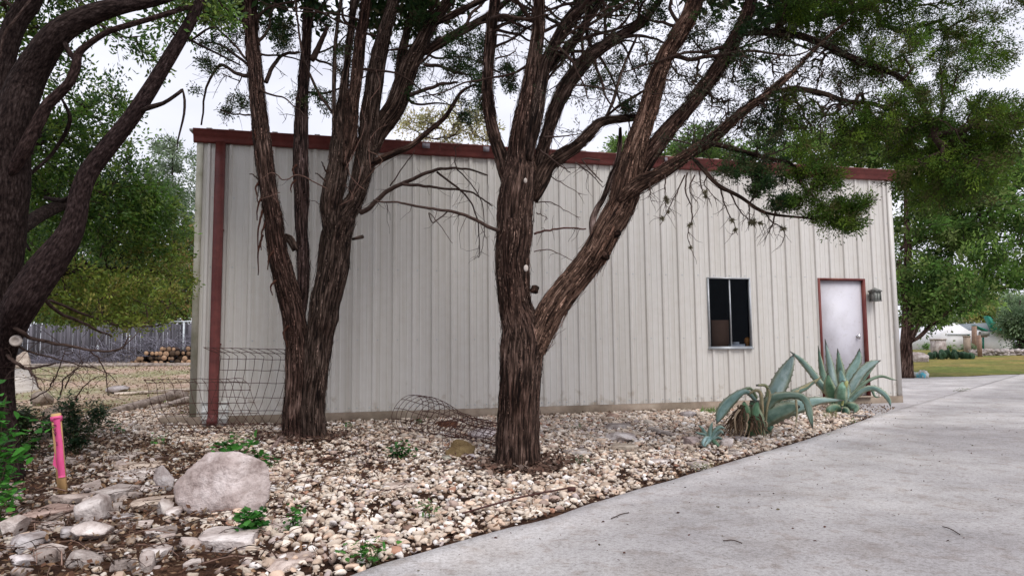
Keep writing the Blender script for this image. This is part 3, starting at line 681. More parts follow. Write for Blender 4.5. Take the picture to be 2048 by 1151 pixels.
def reg_left(n):
    X, Y = [], []
    while len(X) < n:
        x, y = random.uniform(-9, 6.5), random.uniform(1.5, 14)
        if abs(x) > y * .8 + .5 or edge_side(x, y) < .03: continue
        ins = inpoly(x, y, bedp)
        if (Vector((x, y, 0)) - A0).dot(NRM) < .04 and (Vector((x, y, 0)) - A0).dot(U) > -.1: continue
        if ins and random.random() < (.25 if x < -1.5 else .6): continue
        X.append(x); Y.append(y)
    return np.array(X), np.array(Y)
litter('leaf_litter', 42000, reg_left, [(.09, .045, .028), (.13, .075, .045), (.06, .03, .02), (.2, .12, .07), (.26, .19, .13)], .02, .05,
       'brown dead leaves scattered over the soil and between the stones', 'leaves', (.004, .045), .5)
def reg_trunk(n):
    X, Y = [], []
    for k in range(n):
        tx, ty, tr = TRUNKS[k % 2]; a = random.uniform(0, 6.28); r = tr + abs(random.gauss(0, .22)) - .05; X.append(tx + math.cos(a) * r); Y.append(ty + .15 + math.sin(a) * r)
    return np.array(X), np.array(Y)
litter('bark_litter', 2600, reg_trunk, [(.1, .055, .04), (.16, .1, .075), (.06, .035, .025), (.22, .16, .13)], .03, .1, 'shed strips of cedar bark around the feet of the two cedars', 'bark litter', (.005, .06), .3)
def reg_yard(n):
    X = rng.uniform(-16, -3, n); Y = rng.uniform(12, 29, n); k = (np.abs(X) < Y * .8) & ((X - A0.x) * NRM.x + (Y - A0.y) * NRM.y > -25) & (X < A0.x - .253 * (Y - A0.y) - .3)
    return X[k], Y[k]
litter('fallen_leaves', 16000, reg_yard, [(.2, .14, .09), (.32, .25, .17), (.14, .085, .05), (.42, .36, .29), (.15, .17, .06)], .04, .09,
       'pale dry leaves covering the back yard before the fence', 'leaves', (.01, .05), .4)
def reg_drive(n):
    X, Y = [], []
    while len(X) < n:
        x, y = random.uniform(-1, 11), random.uniform(2.8, 16)
        if edge_side(x, y) > -.05: continue
        if random.random() > math.exp(-abs(edge_side(x, y)) * .5): continue
        X.append(x); Y.append(y)
    return np.array(X), np.array(Y)
litter('driveway_debris', 620, reg_drive, [(.08, .04, .03), (.12, .1, .06), (.1, .05, .04)], .008, .03, 'tiny dark leaf bits scattered on the concrete driveway', 'debris', (.033, .036), .1)
# ------------------------------------------------------------------ trees
class Tree:
    def __init__(s, seed): s.tr = Acc(); s.tw = Acc(); s.nodes = []; s.lv = []; s.seed = seed; s.rg = random.Random(seed); s.np = np.random.default_rng(seed)
    def stem(s, pts, sides=30, ridge=.16, flare=0, shag=0, step=.045, tint=(1, 1, 1), skel=True):
        w0 = [P(a, b, y) for a, b, _, y in pts]; r0 = [w_ * .5 * y / F * .885 for _, _, w_, y in pts]; r0[0] *= (1 if flare else .45)
        L = sum((w0[k + 1] - w0[k]).length for k in range(len(w0) - 1)); n = max(6, int(L / step))
        p = cat_rom([tuple(a) for a in w0], n); r = cat_rom([(a, 0, 0) for a in r0], n)[:, 0]; r = np.maximum(r, .003)
        if len(pts) > 3:
            for i in range(1, n): p[i] += np.array(mnoise.noise_vector((i * step * 2.2, s.seed, len(s.nodes)))) * r[i] * .14
        sd = s.rg.uniform(0, 50)
        _, _, (T, A, B) = tube(s.tr, p, r, sides, tint, ridge, True, sd, flare)
        if skel:
            for a, b in zip(p[::2], r[::2]): s.nodes.append((a, b))
        for _ in range(int(shag * L)):      # loose peeling strips of bark
            i = s.rg.randrange(1, max(2, n - 4)); an = s.rg.uniform(0, 6.28); ln = s.rg.uniform(.08, .34); k = max(3, min(n - 1 - i, int(ln / step)))
            if i + k >= n: continue
            wv = s.rg.uniform(.003, .010); lift = s.rg.uniform(.002, .022); up = s.rg.random() < .3; V = []; bk = []
            if s.rg.random() < .12: lift *= 2.6
            cc = s.rg.choice([.6, .8, 1, 1.3, 1.7, 2.1]); drift = s.rg.uniform(-.5, .5)
            for m_ in range(5):
                f_ = m_ / 4; ii = int(i + k * f_); g_ = f_ if up else 1 - f_
                a2 = an + drift * f_ * .5; rad = A[ii] * math.cos(a2) + B[ii] * math.sin(a2); tg = np.cross(T[ii], rad)
                q = p[ii] + rad * (r[ii] * 1.0 + .004 + lift * g_ ** 2) - (np.array([0, 0, 1]) * lift * g_ ** 2 * .6)
                ww = wv * (1 - .8 * g_)
                V += [q - tg * ww, q + rad * .003, q + tg * ww]; bk += [(a2, sd, ii * step)] * 3
            f = []
            for m_ in range(4): o_ = m_ * 3; f += [(o_, o_ + 1, o_ + 4, o_ + 3), (o_ + 1, o_ + 2, o_ + 5, o_ + 4)]
            s.tr.add(V, None, f, np.array(tint) * cc, bk)
        return p, r
    def branch(s, pts, w0=6, w1=2, tint=(1, 1, 1), tw=True):
        """thin dead branch traced through pixels; pts (px,py,Y)"""
        n = len(pts); ws = np.linspace(w0, w1, n); v = cat_rom([tuple(P(a, b, y)) for a, b, y in pts], n * 5)
        rr = np.linspace(w0, w1, n * 5) * .5 * pts[0][2] / F
        for i in range(1, len(v)): v[i] += np.array(mnoise.noise_vector((i * .45, s.seed, pts[0][0]))) * .012
        tube(s.tw, v, rr, 6, tint)
        if tw:
            for a, b in zip(v, rr): s.nodes.append((a, b))
        return v
    def twiglets(s, v, n, ln, drop=.3, r=.0022):
        for _ in range(n):
            i = s.rg.randrange(len(v) // 5, len(v)); d = unit(np.array([s.rg.gauss(0, 1), s.rg.gauss(0, .6), s.rg.gauss(-drop, .7)])); L = ln * s.rg.uniform(.4, 1.3)
            p = [v[i]]
            for k in range(5): d = unit(d + s.np.normal(size=3) * .22 + np.array([0, 0, -.06])); p.append(p[-1] + d * L / 5)
            tube(s.tw, np.array(p), np.linspace(r * 1.3, r * .5, 6), 4)
    def limbs(s, n, zmin, lx, ln=(.6, 1.5), r0=(.011, .024), bias=(.3, 0, .25), tint=(.8, .75, .72)):
        """secondary branches springing from the main stems"""
        c = [(a, b) for a, b in s.nodes if b > .035 and a[2] > zmin and lx[0] < a[0] / a[1] < lx[1]]
        for _ in range(n):
            a, b = s.rg.choice(c); d = unit(np.array([s.rg.gauss(0, .9) + bias[0], s.rg.gauss(0, .55) + bias[1], s.rg.gauss(0, .5) + bias[2]])); L = s.rg.uniform(*ln); r = s.rg.uniform(*r0); p = [np.array(a)]
            k = 11
            for i in range(k): d = unit(d + s.np.normal(size=3) * .17 + np.array([.02, 0, .05 * math.sin(i * .8)])); p.append(p[-1] + d * L / k)
            v = cat_rom(p, 26); rr = np.linspace(r, r * .28, 26); tube(s.tw, v, rr, 7, tint)
            for q, w_ in zip(v, rr): s.nodes.append((q, min(w_, .02)))
    def grow(s, T, seg=.14, rmax=.03, wob=.1, droop=0., r1=.0016):
        base = np.array([a for a, _ in s.nodes]); nb = len(base); cap = nb + len(T) * 9
        pos = np.zeros((cap, 3)); pos[:nb] = base; par = -np.ones(cap, int); cnt = np.zeros(cap); m_ = nb
        brad = np.array([b for _, b in s.nodes])
        pen = np.zeros(cap); chains = []
        d0 = np.array([np.min(np.linalg.norm(base - t, axis=1)) for t in T]); order = np.argsort(d0); dirs = np.zeros((len(T), 3))
        for oi in order:
            t = T[oi]; dd = np.linalg.norm(pos[:m_] - t, axis=1) + pen[:m_]; k = int(np.argmin(dd)); L = np.linalg.norm(pos[k] - t)
            n = int(min(8, max(2, math.ceil(L / seg)))); a = pos[k]; ax = unit(t - a); pv = unit(s.np.normal(size=3)); pv -= ax * pv.dot(ax)
            chain = [k]
            bow = s.rg.uniform(-1, 1) * wob * L
            for q in range(1, n + 1):
                f_ = q / n; x = a + (t - a) * f_ + pv * bow * math.sin(math.pi * f_) + s.np.normal(size=3) * wob * .12 * L * (f_ < 1)
                x[2] += droop * L * math.sin(math.pi * f_)
                pos[m_] = x; par[m_] = chain[-1]; chain.append(m_); m_ += 1
            pen[chain[-1]] = .12; chains.append(chain); dirs[oi] = unit(pos[chain[-1]] - pos[chain[-2]])
            j = chain[-1]
            while j >= 0: cnt[j] += 1; j = par[j]
        for ch in chains:
            p = pos[ch]; r = np.minimum(r1 * np.sqrt(np.maximum(cnt[ch], 1)) ** 1.05, rmax)
            if ch[0] < nb: r[0] = min(r[1] * 1.3, brad[ch[0]])
            else: r[0] = r[1]
            tube(s.tw, p, r, 5 if r[0] > .006 else 3, cap=False)
        return dirs, pos[nb:m_]
    def leaves(s, T, D, n, L, Wd, spread, cols, along=.9, var=.35):
        if len(T) == 0: return
        k = len(T); cl = np.array(cols)
        tc_ = cl[s.np.integers(0, len(cl), k)] * s.np.uniform(1 - var, 1 + var, (k, 1))
        pos = np.repeat(T, n, 0); dr = np.repeat(D, n, 0); u_ = s.np.normal(size=(k * n, 3)); u_ = unit(u_) * s.np.uniform(0, 1, (k * n, 1)) ** .5
        sz = np.repeat(s.np.uniform(.65, 1.3, k), n)[:, None]
        back = s.np.uniform(-1.2, .6, (k * n, 1)); p = pos + (u_ * spread * .62 + dr * back * spread) * sz
        d = unit(u_ * 1.0 + dr * along + s.np.normal(size=(k * n, 3)) * .45); wv = unit(np.cross(d, s.np.normal(size=(k * n, 3))))
        ll = L * s.np.uniform(.6, 1.35, k * n); V, q = quads(p, d, wv, ll, Wd * s.np.uniform(.7, 1.3, k * n))
        c = np.repeat(np.repeat(tc_, n, 0) * s.np.uniform(.75, 1.25, (k * n, 1)), 4, 0); s.lv.append((V, q, c))
    def finish(s, name, label, base, mb, mt, ml, cat='tree', group=None):
        e = empty(name, base, label, cat, group)
        s.tr.build('trunk', mb, e, True)
        far = mt is None
        if s.tw.n and not far: s.tw.build('branches', mt, e, True)
        if s.lv:
            V = []; Q = []; Cc = []; n = 0
            for v, q, c in s.lv: V.append(v); Q.append(q + n); Cc.append(c); n += len(v)
            if far and s.tw.n:
                v = np.concatenate(s.tw.V); V.append(v); Q += [q + n for q in s.tw.f4]; Cc.append(np.broadcast_to(np.array([.09, .07, .06]), v.shape))
            mk('crown', np.concatenate(V), None, np.concatenate(Q), ml, e, col=np.concatenate(Cc))
        return e
def blobpts(rg, blobs, den=1.0):
    out = []
    for (px, py, rx, ry, Y, dy, n) in blobs:
        n = int(n * den); c = P(px, py, Y); R_ = np.array([rx * Y / F, dy, ry * Y / F]); u_ = rg.normal(size=(n, 3)); u_ = unit(u_) * rg.uniform(0, 1, (n, 1)) ** (1 / 2.6)
        # clump within the blob
        out.append(np.array(c) + u_ * R_)
    return np.concatenate(out)
def clumped(rg, T, k, rad):
    """pull points towards k random attractors so the foliage gathers in clumps with gaps"""
    a = T[rg.integers(0, len(T), k)]; out = T.copy()
    for i in range(len(T)):
        d = np.linalg.norm(a - T[i], axis=1); j = int(np.argmin(d))
        if d[j] > 0: out[i] = a[j] + (T[i] - a[j]) * min(1, .35 + .4 * rad / d[j]) if d[j] > rad * .4 else T[i]
    return out
GC = [(.028, .062, .018), (.04, .085, .024), (.055, .1, .028), (.022, .05, .02), (.075, .075, .035)]
GCr = [(.06, .115, .014), (.085, .145, .016), (.13, .2, .024), (.09, .085, .03), (.045, .095, .014), (.075, .14, .018)]
# ---- left cedar
t1 = Tree(11); Y = 8.85
t1.stem([(591, 905, 62, Y), (590, 860, 58, Y), (592, 800, 54, Y), (596, 740, 52, Y), (593, 680, 50, Y), (584, 620, 48, Y), (570, 560, 47, Y), (554, 490, 42, Y - .05), (546, 430, 40, Y - .1), (538, 390, 40, Y - .1), (530, 330, 39, Y - .1), (522, 270, 37, Y - .1), (516, 200, 35, Y - .1), (508, 120, 33, Y - .1), (502, 60, 32, Y - .1), (497, -10, 34, Y - .1), (488, -140, 28, Y), (480, -300, 18, Y)], 40, .16, .13, 130, tint=(1.12, 1, 1))
t1.stem([(626, 905, 62, Y + .03), (625, 850, 58, Y + .03), (629, 780, 56, Y), (636, 700, 58, Y), (645, 640, 62, Y), (657, 580, 66, Y), (667, 520, 68, Y), (674, 470, 66, Y), (690, 430, 50, Y + .02), (708, 400, 40, Y), (718, 370, 42, Y), (730, 320, 45, Y), (736, 270, 44, Y), (742, 210, 40, Y), (752, 140, 38, Y), (768, 70, 30, Y), (786, 0, 24, Y), (800, -120, 18, Y)], 40, .16, .12, 130)
t1.stem([(600, 680, 24, Y + .05), (604, 600, 24, Y + .1), (607, 545, 27, Y + .14), (606, 510, 28, Y + .16), (605, 470, 26, Y + .16), (603, 400, 31, Y + .16), (602, 330, 32, Y + .16), (603, 270, 31, Y + .16), (604, 200, 27, Y + .16), (609, 140, 24, Y + .2), (613, 80, 20, Y + .2), (618, 0, 22, Y + .2), (625, -120, 16, Y + .2)], 26, .15, 0, 70, tint=(.9, .85, .95))
t1.stem([(570, 470, 22, Y + .05), (580, 478, 18, Y + .1), (592, 500, 16, Y + .14)], 16, .15, 0, 20)
t1.stem([(665, 500, 36, Y - .1), (662, 440, 40, Y - .14), (666, 390, 50, Y - .14), (676, 340, 46, Y - .12), (680, 290, 40, Y - .12), (684, 220, 26, Y - .1), (692, 140, 15, Y - .1), (702, 60, 15, Y - .1), (712, -20, 14, Y - .1), (718, -120, 10, Y)], 34, .17, 0, 100)
t1.stem([(690, 330, 30, Y - .2), (700, 270, 30, Y - .2), (706, 200, 27, Y - .18), (714, 140, 25, Y - .18), (722, 70, 24, Y - .15), (733, 0, 22, Y - .1), (745, -120, 16, Y)], 30, .17, 0, 90, tint=(1.15, 1.0, .95))
t1.stem([(735, 330, 36, Y + .1), (760, 260, 40, Y + .12), (788, 215, 44, Y + .12), (806, 170, 42, Y + .14), (826, 120, 38, Y + .16), (846, 80, 32, Y + .2), (872, 36, 26, Y + .2), (903, -6, 24, Y + .2), (950, -100, 16, Y + .2)], 30, .17, 0, 90, tint=(.8, .75, .72))
t1.stem([(792, 195, 26, Y + .2), (802, 130, 22, Y + .22), (812, 70, 18, Y + .25), (828, 5, 14, Y + .3), (840, -80, 9, Y + .3)], 20, .15, 0, 40, tint=(.8, .75, .72))
t1.stem([(745, 290, 20, Y + .2), (770, 230, 16, Y + .25), (795, 160, 13, Y + .3)], 16, .15, 0, 20, tint=(.8, .75, .72))
t1.stem([(838, 110, 26, Y + .2), (870, 92, 22, Y + .1), (905, 72, 20, Y), (945, 50, 18, Y - .2), (985, 25, 15, Y - .3), (1040, -20, 10, Y - .4)], 18, .14, 0, 25, tint=(.75, .7, .68))
t1.stem([(868, 50, 18, Y + .2), (905, 30, 16, Y + .1), (945, 10, 13, Y), (985, -10, 12, Y)], 16, .14, 0, 20, tint=(.75, .7, .68))
t1.stem([(742, 330, 22, Y - .05), (760, 318, 18, Y - .1), (790, 305, 16, Y - .1), (820, 292, 14, Y - .15), (855, 264, 12, Y - .15), (888, 236, 11, Y - .2), (908, 206, 9, Y - .2), (925, 182, 7, Y - .2), (952, 168, 4, Y - .2)], 12, .1, 0, 12, tint=(1.0, .85, .8))
t1.stem([(668, 300, 10, Y - .2), (668, 200, 9, Y - .2), (670, 110, 9, Y - .2), (676, 40, 8, Y - .2), (690, -40, 6, Y)], 10, .1, 0, 12)
t1.stem([(705, 478, 14, Y - .1), (722, 474, 10, Y - .14), (726, 473, 9, Y - .15)], 10, .2)
# branches of the left cedar
v = t1.branch([(722, 425, Y - .1), (740, 414, Y - .2), (777, 381, Y - .3), (815, 363, Y - .4), (865, 341, Y - .5), (896, 337, Y - .6), (934, 338, Y - .6), (975, 350, Y - .6)], 11, 3); t1.twiglets(v, 16, .28)
v = t1.branch([(805, 368, Y - .4), (840, 371, Y - .4), (865, 374, Y - .4), (903, 378, Y - .5), (940, 384, Y - .5), (965, 397, Y - .5), (985, 413, Y - .5)], 7, 2.5); t1.twiglets(v, 10, .25)
v = t1.branch([(874, 344, Y - .5), (915, 375, Y - .5), (940, 403, Y - .5), (956, 444, Y - .5), (959, 497, Y - .5), (958, 515, Y - .5)], 5, 1.5); t1.twiglets(v, 12, .22, 1)
v = t1.branch([(915, 340, Y - .5), (945, 372, Y - .5), (965, 412, Y - .5), (968, 470, Y - .5), (962, 510, Y - .5)], 3, 1.2); t1.twiglets(v, 8, .2, 1)
v = t1.branch([(780, 372, Y - .3), (810, 330, Y - .3), (830, 300, Y - .3)], 3, 1.5)
v = t1.branch([(655, 378, Y - .3), (600, 350, Y - .45), (570, 360, Y - .5), (545, 345, Y - .5), (520, 360, Y - .5)], 3, 2, (2.2, 2, 1.9)); t1.twiglets(v, 6, .2)
v = t1.branch([(660, 430, Y - .2), (635, 405, Y - .2), (618, 400, Y - .2)], 2, 1)
v = t1.branch([(652, 362, Y - .3), (640, 352, Y - .35), (630, 346, Y - .4)], 4, 2, (.8, .7, .6)); v = t1.branch([(655, 345, Y - .3), (648, 335, Y - .35), (644, 322, Y - .4)], 4, 2, (.8, .7, .6))
v = t1.branch([(516, 358, Y - .2), (507, 350, Y - .25), (499, 347, Y - .3)], 3, 2)
v = t1.branch([(735, 300, Y - .3), (765, 320, Y - .35), (742, 345, Y - .35), (700, 400, Y - .3)], 2, 1.2, (2.4, 2.2, 2)); 
for a in ([(690, 340), (715, 290), (730, 250), (722, 210)], [(742, 340), (738, 290), (752, 262), (772, 250)], [(700, 400), (720, 350), (715, 310)], [(730, 380), (700, 350), (690, 300)], [(680, 410), (705, 395), (690, 370)], [(560, 385), (540, 392), (522, 398)], [(740, 200), (760, 170), (752, 140)]):
    v = t1.branch([(x, y, Y - .45) for x, y in a], 2, 1, (2.5, 2.2, 2.1)); t1.twiglets(v, 3, .12)
# dangling bark ribbons on its left stem
for (x, y, l) in ((520, 420, 95), (527, 440, 60), (519, 390, 50), (541, 500, 40), (513, 250, 30), (515, 360, 45), (520, 470, 80), (545, 560, 30), (570, 650, 45), (586, 360, 25), (588, 330, 22)):
    dx = random.uniform(-8, 6); t1.branch([(x + 6, y, Y - .15), (x - 3, y + l * .4, Y - .2), (x + dx, y + l, Y - .22)], 5, 2, (.9, .6, .5), tw=False)
v = t1.branch([(500, 152, Y), (475, 148, Y + .1), (445, 130, Y + .2), (425, 150, Y + .3), (410, 185, Y + .4), (403, 250, Y + .5)], 9, 4)
v2 = t1.branch([(496, 130, Y), (470, 110, Y + .1), (435, 88, Y + .2), (400, 85, Y + .3)], 7, 3)
v3 = t1.branch([(494, 120, Y - .1), (460, 80, Y), (430, 50, Y), (412, 10, Y)], 6, 3)
v4 = t1.branch([(532, 165, Y), (548, 130, Y + .1), (570, 108, Y + .2), (598, 105, Y + .2)], 9, 6)
v5 = t1.branch([(500, 230, Y), (470, 228, Y + .2), (440, 222, Y + .3)], 4, 2)
v6 = t1.branch([(622, 120, Y + .2), (640, 90, Y + .2), (655, 55, Y + .2)], 14, 8)
v7 = t1.branch([(665, 225, Y), (640, 190, Y), (620, 150, Y), (605, 110, Y - .2), (597, 60, Y - .2), (590, -10, Y - .2)], 7, 4)
v8 = t1.branch([(820, 190, Y), (850, 180, Y - .1), (885, 168, Y - .2), (915, 165, Y - .2)], 9, 5)
v9 = t1.branch([(850, 130, Y + .1), (880, 132, Y), (910, 145, Y - .1), (950, 150, Y - .2)], 8, 4)
for v in (v, v2, v3, v4, v5, v8, v9): t1.twiglets(v, 8, .3, 0)
t1.limbs(34, 4.35, (-.45, .02), bias=(.15, 0, .3))
B1 = [(450, 30, 60, 45, Y, .5, 60), (440, 120, 55, 40, Y + .2, .5, 30), (560, 50, 40, 45, Y + .3, .4, 32), (480, 205, 30, 14, Y + .3, .3, 12), (400, 240, 30, 14, Y + .5, .3, 10),
      (640, 200, 22, 26, Y + .2, .3, 12), (575, 75, 30, 30, Y, .3, 24), (600, 210, 22, 40, Y + .3, .3, 8), (690, 110, 35, 60, Y, .3, 30), (860, 50, 60, 50, Y + .4, .5, 60), (930, 110, 55, 55, Y, .6, 70),
      (850, 200, 50, 20, Y + .3, .4, 10), (945, 225, 45, 22, Y - .1, .4, 26), (820, 110, 50, 60, Y + .5, .5, 34), (960, 165, 30, 25, Y - .3, .4, 22), (760, 20, 60, 40, Y + .5, .5, 30), (640, 30, 40, 40, Y + .3, .4, 18),
      (520, -60, 160, 60, Y, 1.2, 110), (800, -80, 180, 80, Y, 1.5, 150), (640, -250, 330, 110, Y + .3, 2.4, 330), (640, -500, 300, 120, Y + .3, 2.2, 220)]
T = blobpts(t1.np, B1, 1.15); T = clumped(t1.np, T, 240, .25)
D, _ = t1.grow(T, r1=.0019)
vis = T[:, 2] < 5.6
t1.leaves(T[vis], D[vis], 62, .038, .013, .1, GC); t1.leaves(T[~vis], D[~vis], 16, .12, .06, .28, GC)
Tb = blobpts(t1.np, [(700, 130, 280, 150, Y, .7, 330), (920, 160, 90, 110, Y - .2, .5, 110), (450, 130, 80, 90, Y, .5, 50), (900, 280, 60, 60, Y - .4, .3, 24)]); t1.grow(Tb, r1=.0023, wob=.24)
t1.finish('cedar_tree', 'left shaggy cedar with trunks parting low in a narrow V near the downspout', (P(612, 880, Y).x, Y, 0), m_bark, m_twig, m_cedar)
# ---- middle cedar
t2 = Tree(23); Y = 6.8
t2.stem([(1034, 965, 98, Y), (1033, 925, 92, Y), (1034, 880, 88, Y), (1038, 830, 86, Y), (1041, 780, 88, Y), (1045, 730, 92, Y), (1046, 690, 96, Y), (1040, 650, 84, Y), (1032, 615, 72, Y), (1027, 570, 72, Y), (1026, 520, 76, Y), (1028, 470, 79, Y), (1031, 420, 81, Y), (1037, 380, 80, Y), (1040, 350, 74, Y), (1041, 313, 60, Y), (1046, 260, 52, Y - .05), (1056, 200, 44, Y - .08), (1068, 130, 34, Y - .08), (1077, 60, 27, Y - .05), (1078, 0, 24, Y), (1078, -120, 18, Y)], 56, .15, .16, 210, tint=(1.25, 1.15, 1.12))
t2.stem([(1045, 745, 60, Y - .02), (1068, 690, 62, Y), (1090, 645, 62, Y), (1122, 595, 60, Y), (1160, 548, 58, Y), (1195, 500, 58, Y - .04), (1218, 455, 60, Y - .06), (1242, 410, 62, Y - .08), (1256, 360, 62, Y - .1), (1266, 310, 52, Y - .12), (1284, 255, 44, Y - .12), (1300, 208, 42, Y - .12), (1314, 165, 40, Y - .12), (1332, 110, 38, Y - .12), (1360, 62, 37, Y - .12), (1386, 10, 36, Y - .1), (1410, -90, 28, Y), (1440, -220, 18, Y)], 48, .17, 0, 200, tint=(1.7, 1.5, 1.36))
t2.stem([(1250, 400, 46, Y + .02), (1280, 335, 46, Y), (1304, 300, 42, Y), (1330, 268, 36, Y), (1352, 242, 32, Y), (1376, 215, 30, Y), (1400, 185, 31, Y), (1424, 153, 33, Y), (1447, 118, 33, Y), (1468, 80, 32, Y + .05), (1490, 38, 28, Y + .1), (1510, -20, 24, Y + .2), (1540, -120, 16, Y + .3)], 30, .17, 0, 90, tint=(1.2, 1.05, 1.0))
t2.stem([(1236, 405, 44, Y - .18), (1268, 376, 40, Y - .2), (1300, 358, 33, Y - .22), (1327, 343, 30, Y - .24), (1356, 324, 27, Y - .26), (1386, 304, 25, Y - .28), (1414, 286, 23, Y - .3), (1442, 262, 22, Y - .32), (1470, 236, 22, Y - .34), (1500, 213, 20, Y - .36), (1535, 190, 17, Y - .38), (1562, 165, 14, Y - .4), (1590, 140, 9, Y - .4), (1620, 108, 6, Y - .4), (1660, 70, 3, Y - .4), (1700, 40, 1, Y - .4)], 26, .16, 0, 80, tint=(1.3, 1.15, 1.05))
t2.stem([(1545, 185, 14, Y - .38), (1580, 178, 14, Y - .4), (1610, 180, 13, Y - .42), (1650, 188, 12, Y - .44), (1691, 202, 11, Y - .46), (1747, 208, 10, Y - .48), (1790, 225, 7, Y - .5), (1840, 250, 4, Y - .5)], 12, .1, 0, 10, tint=(.7, .65, .6))
t2.stem([(1478, 70, 22, Y + .06), (1520, 64, 16, Y), (1560, 66, 17, Y - .1), (1600, 72, 16, Y - .2), (1640, 86, 16, Y - .3), (1691, 110, 15, Y - .4), (1743, 131, 14, Y - .5), (1796, 152, 12, Y - .55), (1830, 185, 10, Y - .6), (1850, 220, 7, Y - .6), (1870, 260, 4, Y - .6)], 14, .12, 0, 16, tint=(.7, .65, .6))
t2.stem([(1560, 66, 14, Y - .1), (1600, 45, 12, Y), (1660, 30, 10, Y + .1), (1730, 10, 8, Y + .2), (1800, -20, 5, Y + .3)], 10, .1, tint=(.7, .65, .6))
t2.stem([(1022, 390, 46, Y + .12), (1012, 345, 34, Y + .12), (1002, 310, 29, Y + .14), (988, 270, 27, Y + .14), (979, 225, 26, Y + .15), (975, 174, 25, Y + .15), (978, 120, 25, Y + .15), (985, 50, 25, Y + .15), (991, -5, 26, Y + .15), (996, -120, 18, Y + .2)], 28, .15, 0, 70, tint=(.95, .85, .82))
t2.stem([(1056, 320, 40, Y - .1), (1066, 250, 34, Y - .12), (1078, 190, 28, Y - .12), (1092, 128, 24, Y - .1), (1112, 82, 24, Y - .08), (1138, 40, 26, Y - .05), (1166, 8, 27, Y), (1200, -60, 20, Y)], 26, .16, 0, 80)
t2.stem([(1096, 145, 20, Y + .05), (1115, 120, 17, Y + .05), (1138, 90, 16, Y + .05), (1157, 72, 18, Y + .05), (1175, 42, 16, Y + .05), (1200, 5, 14, Y + .1), (1230, -60, 10, Y + .1)], 16, .14, 0, 24)
t2.stem([(1070, 370, 40, Y + .1), (1080, 320, 28, Y + .12), (1092, 270, 28, Y + .12), (1106, 225, 31, Y + .12), (1124, 185, 32, Y + .12), (1150, 148, 33, Y + .14), (1182, 112, 32, Y + .15), (1210, 92, 28, Y + .15), (1240, 72, 24, Y + .18), (1282, 48, 19, Y + .2), (1310, 15, 13, Y + .2), (1340, -40, 9, Y + .2)], 28, .16, 0, 80, tint=(.9, .85, .85))
t2.stem([(1068, 400, 46, Y - .02), (1082, 360, 38, Y), (1098, 330, 33, Y), (1122, 312, 30, Y), (1148, 296, 28, Y), (1171, 275, 27, Y), (1190, 254, 25, Y), (1208, 242, 22, Y), (1240, 238, 18, Y + .05), (1275, 234, 16, Y + .15), (1300, 225, 12, Y + .2)], 26, .15, 0, 50, tint=(.8, .75, .7))
t2.stem([(1208, 240, 9, Y), (1225, 205, 8, Y), (1238, 160, 7, Y), (1252, 120, 6, Y), (1275, 70, 5, Y)], 8, .08, 0, 6)
t2.stem([(1208, 238, 8, Y), (1240, 210, 7, Y + .1), (1290, 180, 6, Y + .1), (1330, 150, 5, Y + .1)], 8, .08, 0, 6)
t2.stem([(1185, 475, 30, Y), (1186, 440, 17, Y + .1), (1194, 418, 14, Y + .14), (1206, 398, 13, Y + .16), (1220, 360, 12, Y + .18), (1234, 322, 11, Y + .2), (1240, 285, 9, Y + .2), (1241, 255, 5, Y + .2)], 12, .2, 0, 20, tint=(1.8, 1.8, 1.9))
for (a, b, c, d, e, f) in ((1222, 470, 1232, 466, 1241, 467), (1198, 505, 1210, 512, 1216, 517), (1066, 580, 1070, 578, 1073, 576)):
    t2.stem([(a, b, 30, Y - .1), (c, d, 22, Y - .14), (e, f, 12, Y - .16)], 14, .35, 0, 0, tint=(.55, .45, .4))
t2.stem([(1408, 290, 16, Y - .3), (1425, 288, 13, Y - .34), (1456, 295, 11, Y - .4), (1500, 307, 10, Y - .45), (1540, 318, 9, Y - .5), (1585, 330, 8, Y - .5), (1603, 368, 7, Y - .55), (1635, 400, 5, Y - .6)], 10, .1, 0, 6, tint=(.7, .65, .6))
t2.stem([(1380, 312, 10, Y - .3), (1403, 334, 10, Y - .4), (1435, 369, 9, Y - .45), (1481, 394, 8, Y - .5), (1513, 416, 7, Y - .5), (1544, 428, 6, Y - .5), (1607, 435, 5, Y - .5), (1660, 440, 3, Y - .5)], 10, .1, 0, 6, tint=(.7, .65, .6))
v = t2.branch([(996, 462, Y - .1), (989, 458, Y - .2), (940, 434, Y - .3), (896, 422, Y - .4), (846, 414, Y - .5), (803, 405, Y - .5), (765, 403, Y - .5), (745, 400, Y - .5)], 8, 2.5); t2.twiglets(v, 18, .26, .6)
v = t2.branch([(896, 422, Y - .4), (866, 445, Y - .4), (852, 452, Y - .4), (905, 485, Y - .4)][:2] + [(858, 425, Y - .45), (880, 450, Y - .45), (905, 487, Y - .45)], 3, 1)
v = t2.branch([(1068, 468, Y), (1090, 462, Y), (1109, 458, Y), (1140, 455, Y), (1172, 458, Y)], 5, 3, (1.3, 1, 1)); t2.twiglets(v, 10, .15, 0)
for a in ([(1070, 405), (1100, 403), (1130, 420), (1160, 435)], [(1068, 503), (1100, 500), (1125, 510), (1150, 523)], [(1100, 352), (1130, 370), (1160, 388)], [(1073, 425), (1085, 430), (1095, 437)]):
    v = t2.branch([(x, y, Y + .1) for x, y in a], 2.5, 1, (1.4, 1.2, 1.1)); t2.twiglets(v, 4, .12)
v = t2.branch([(1200, 320, Y), (1165, 318, Y), (1185, 345, Y), (1205, 365, Y)], 4, 2); 
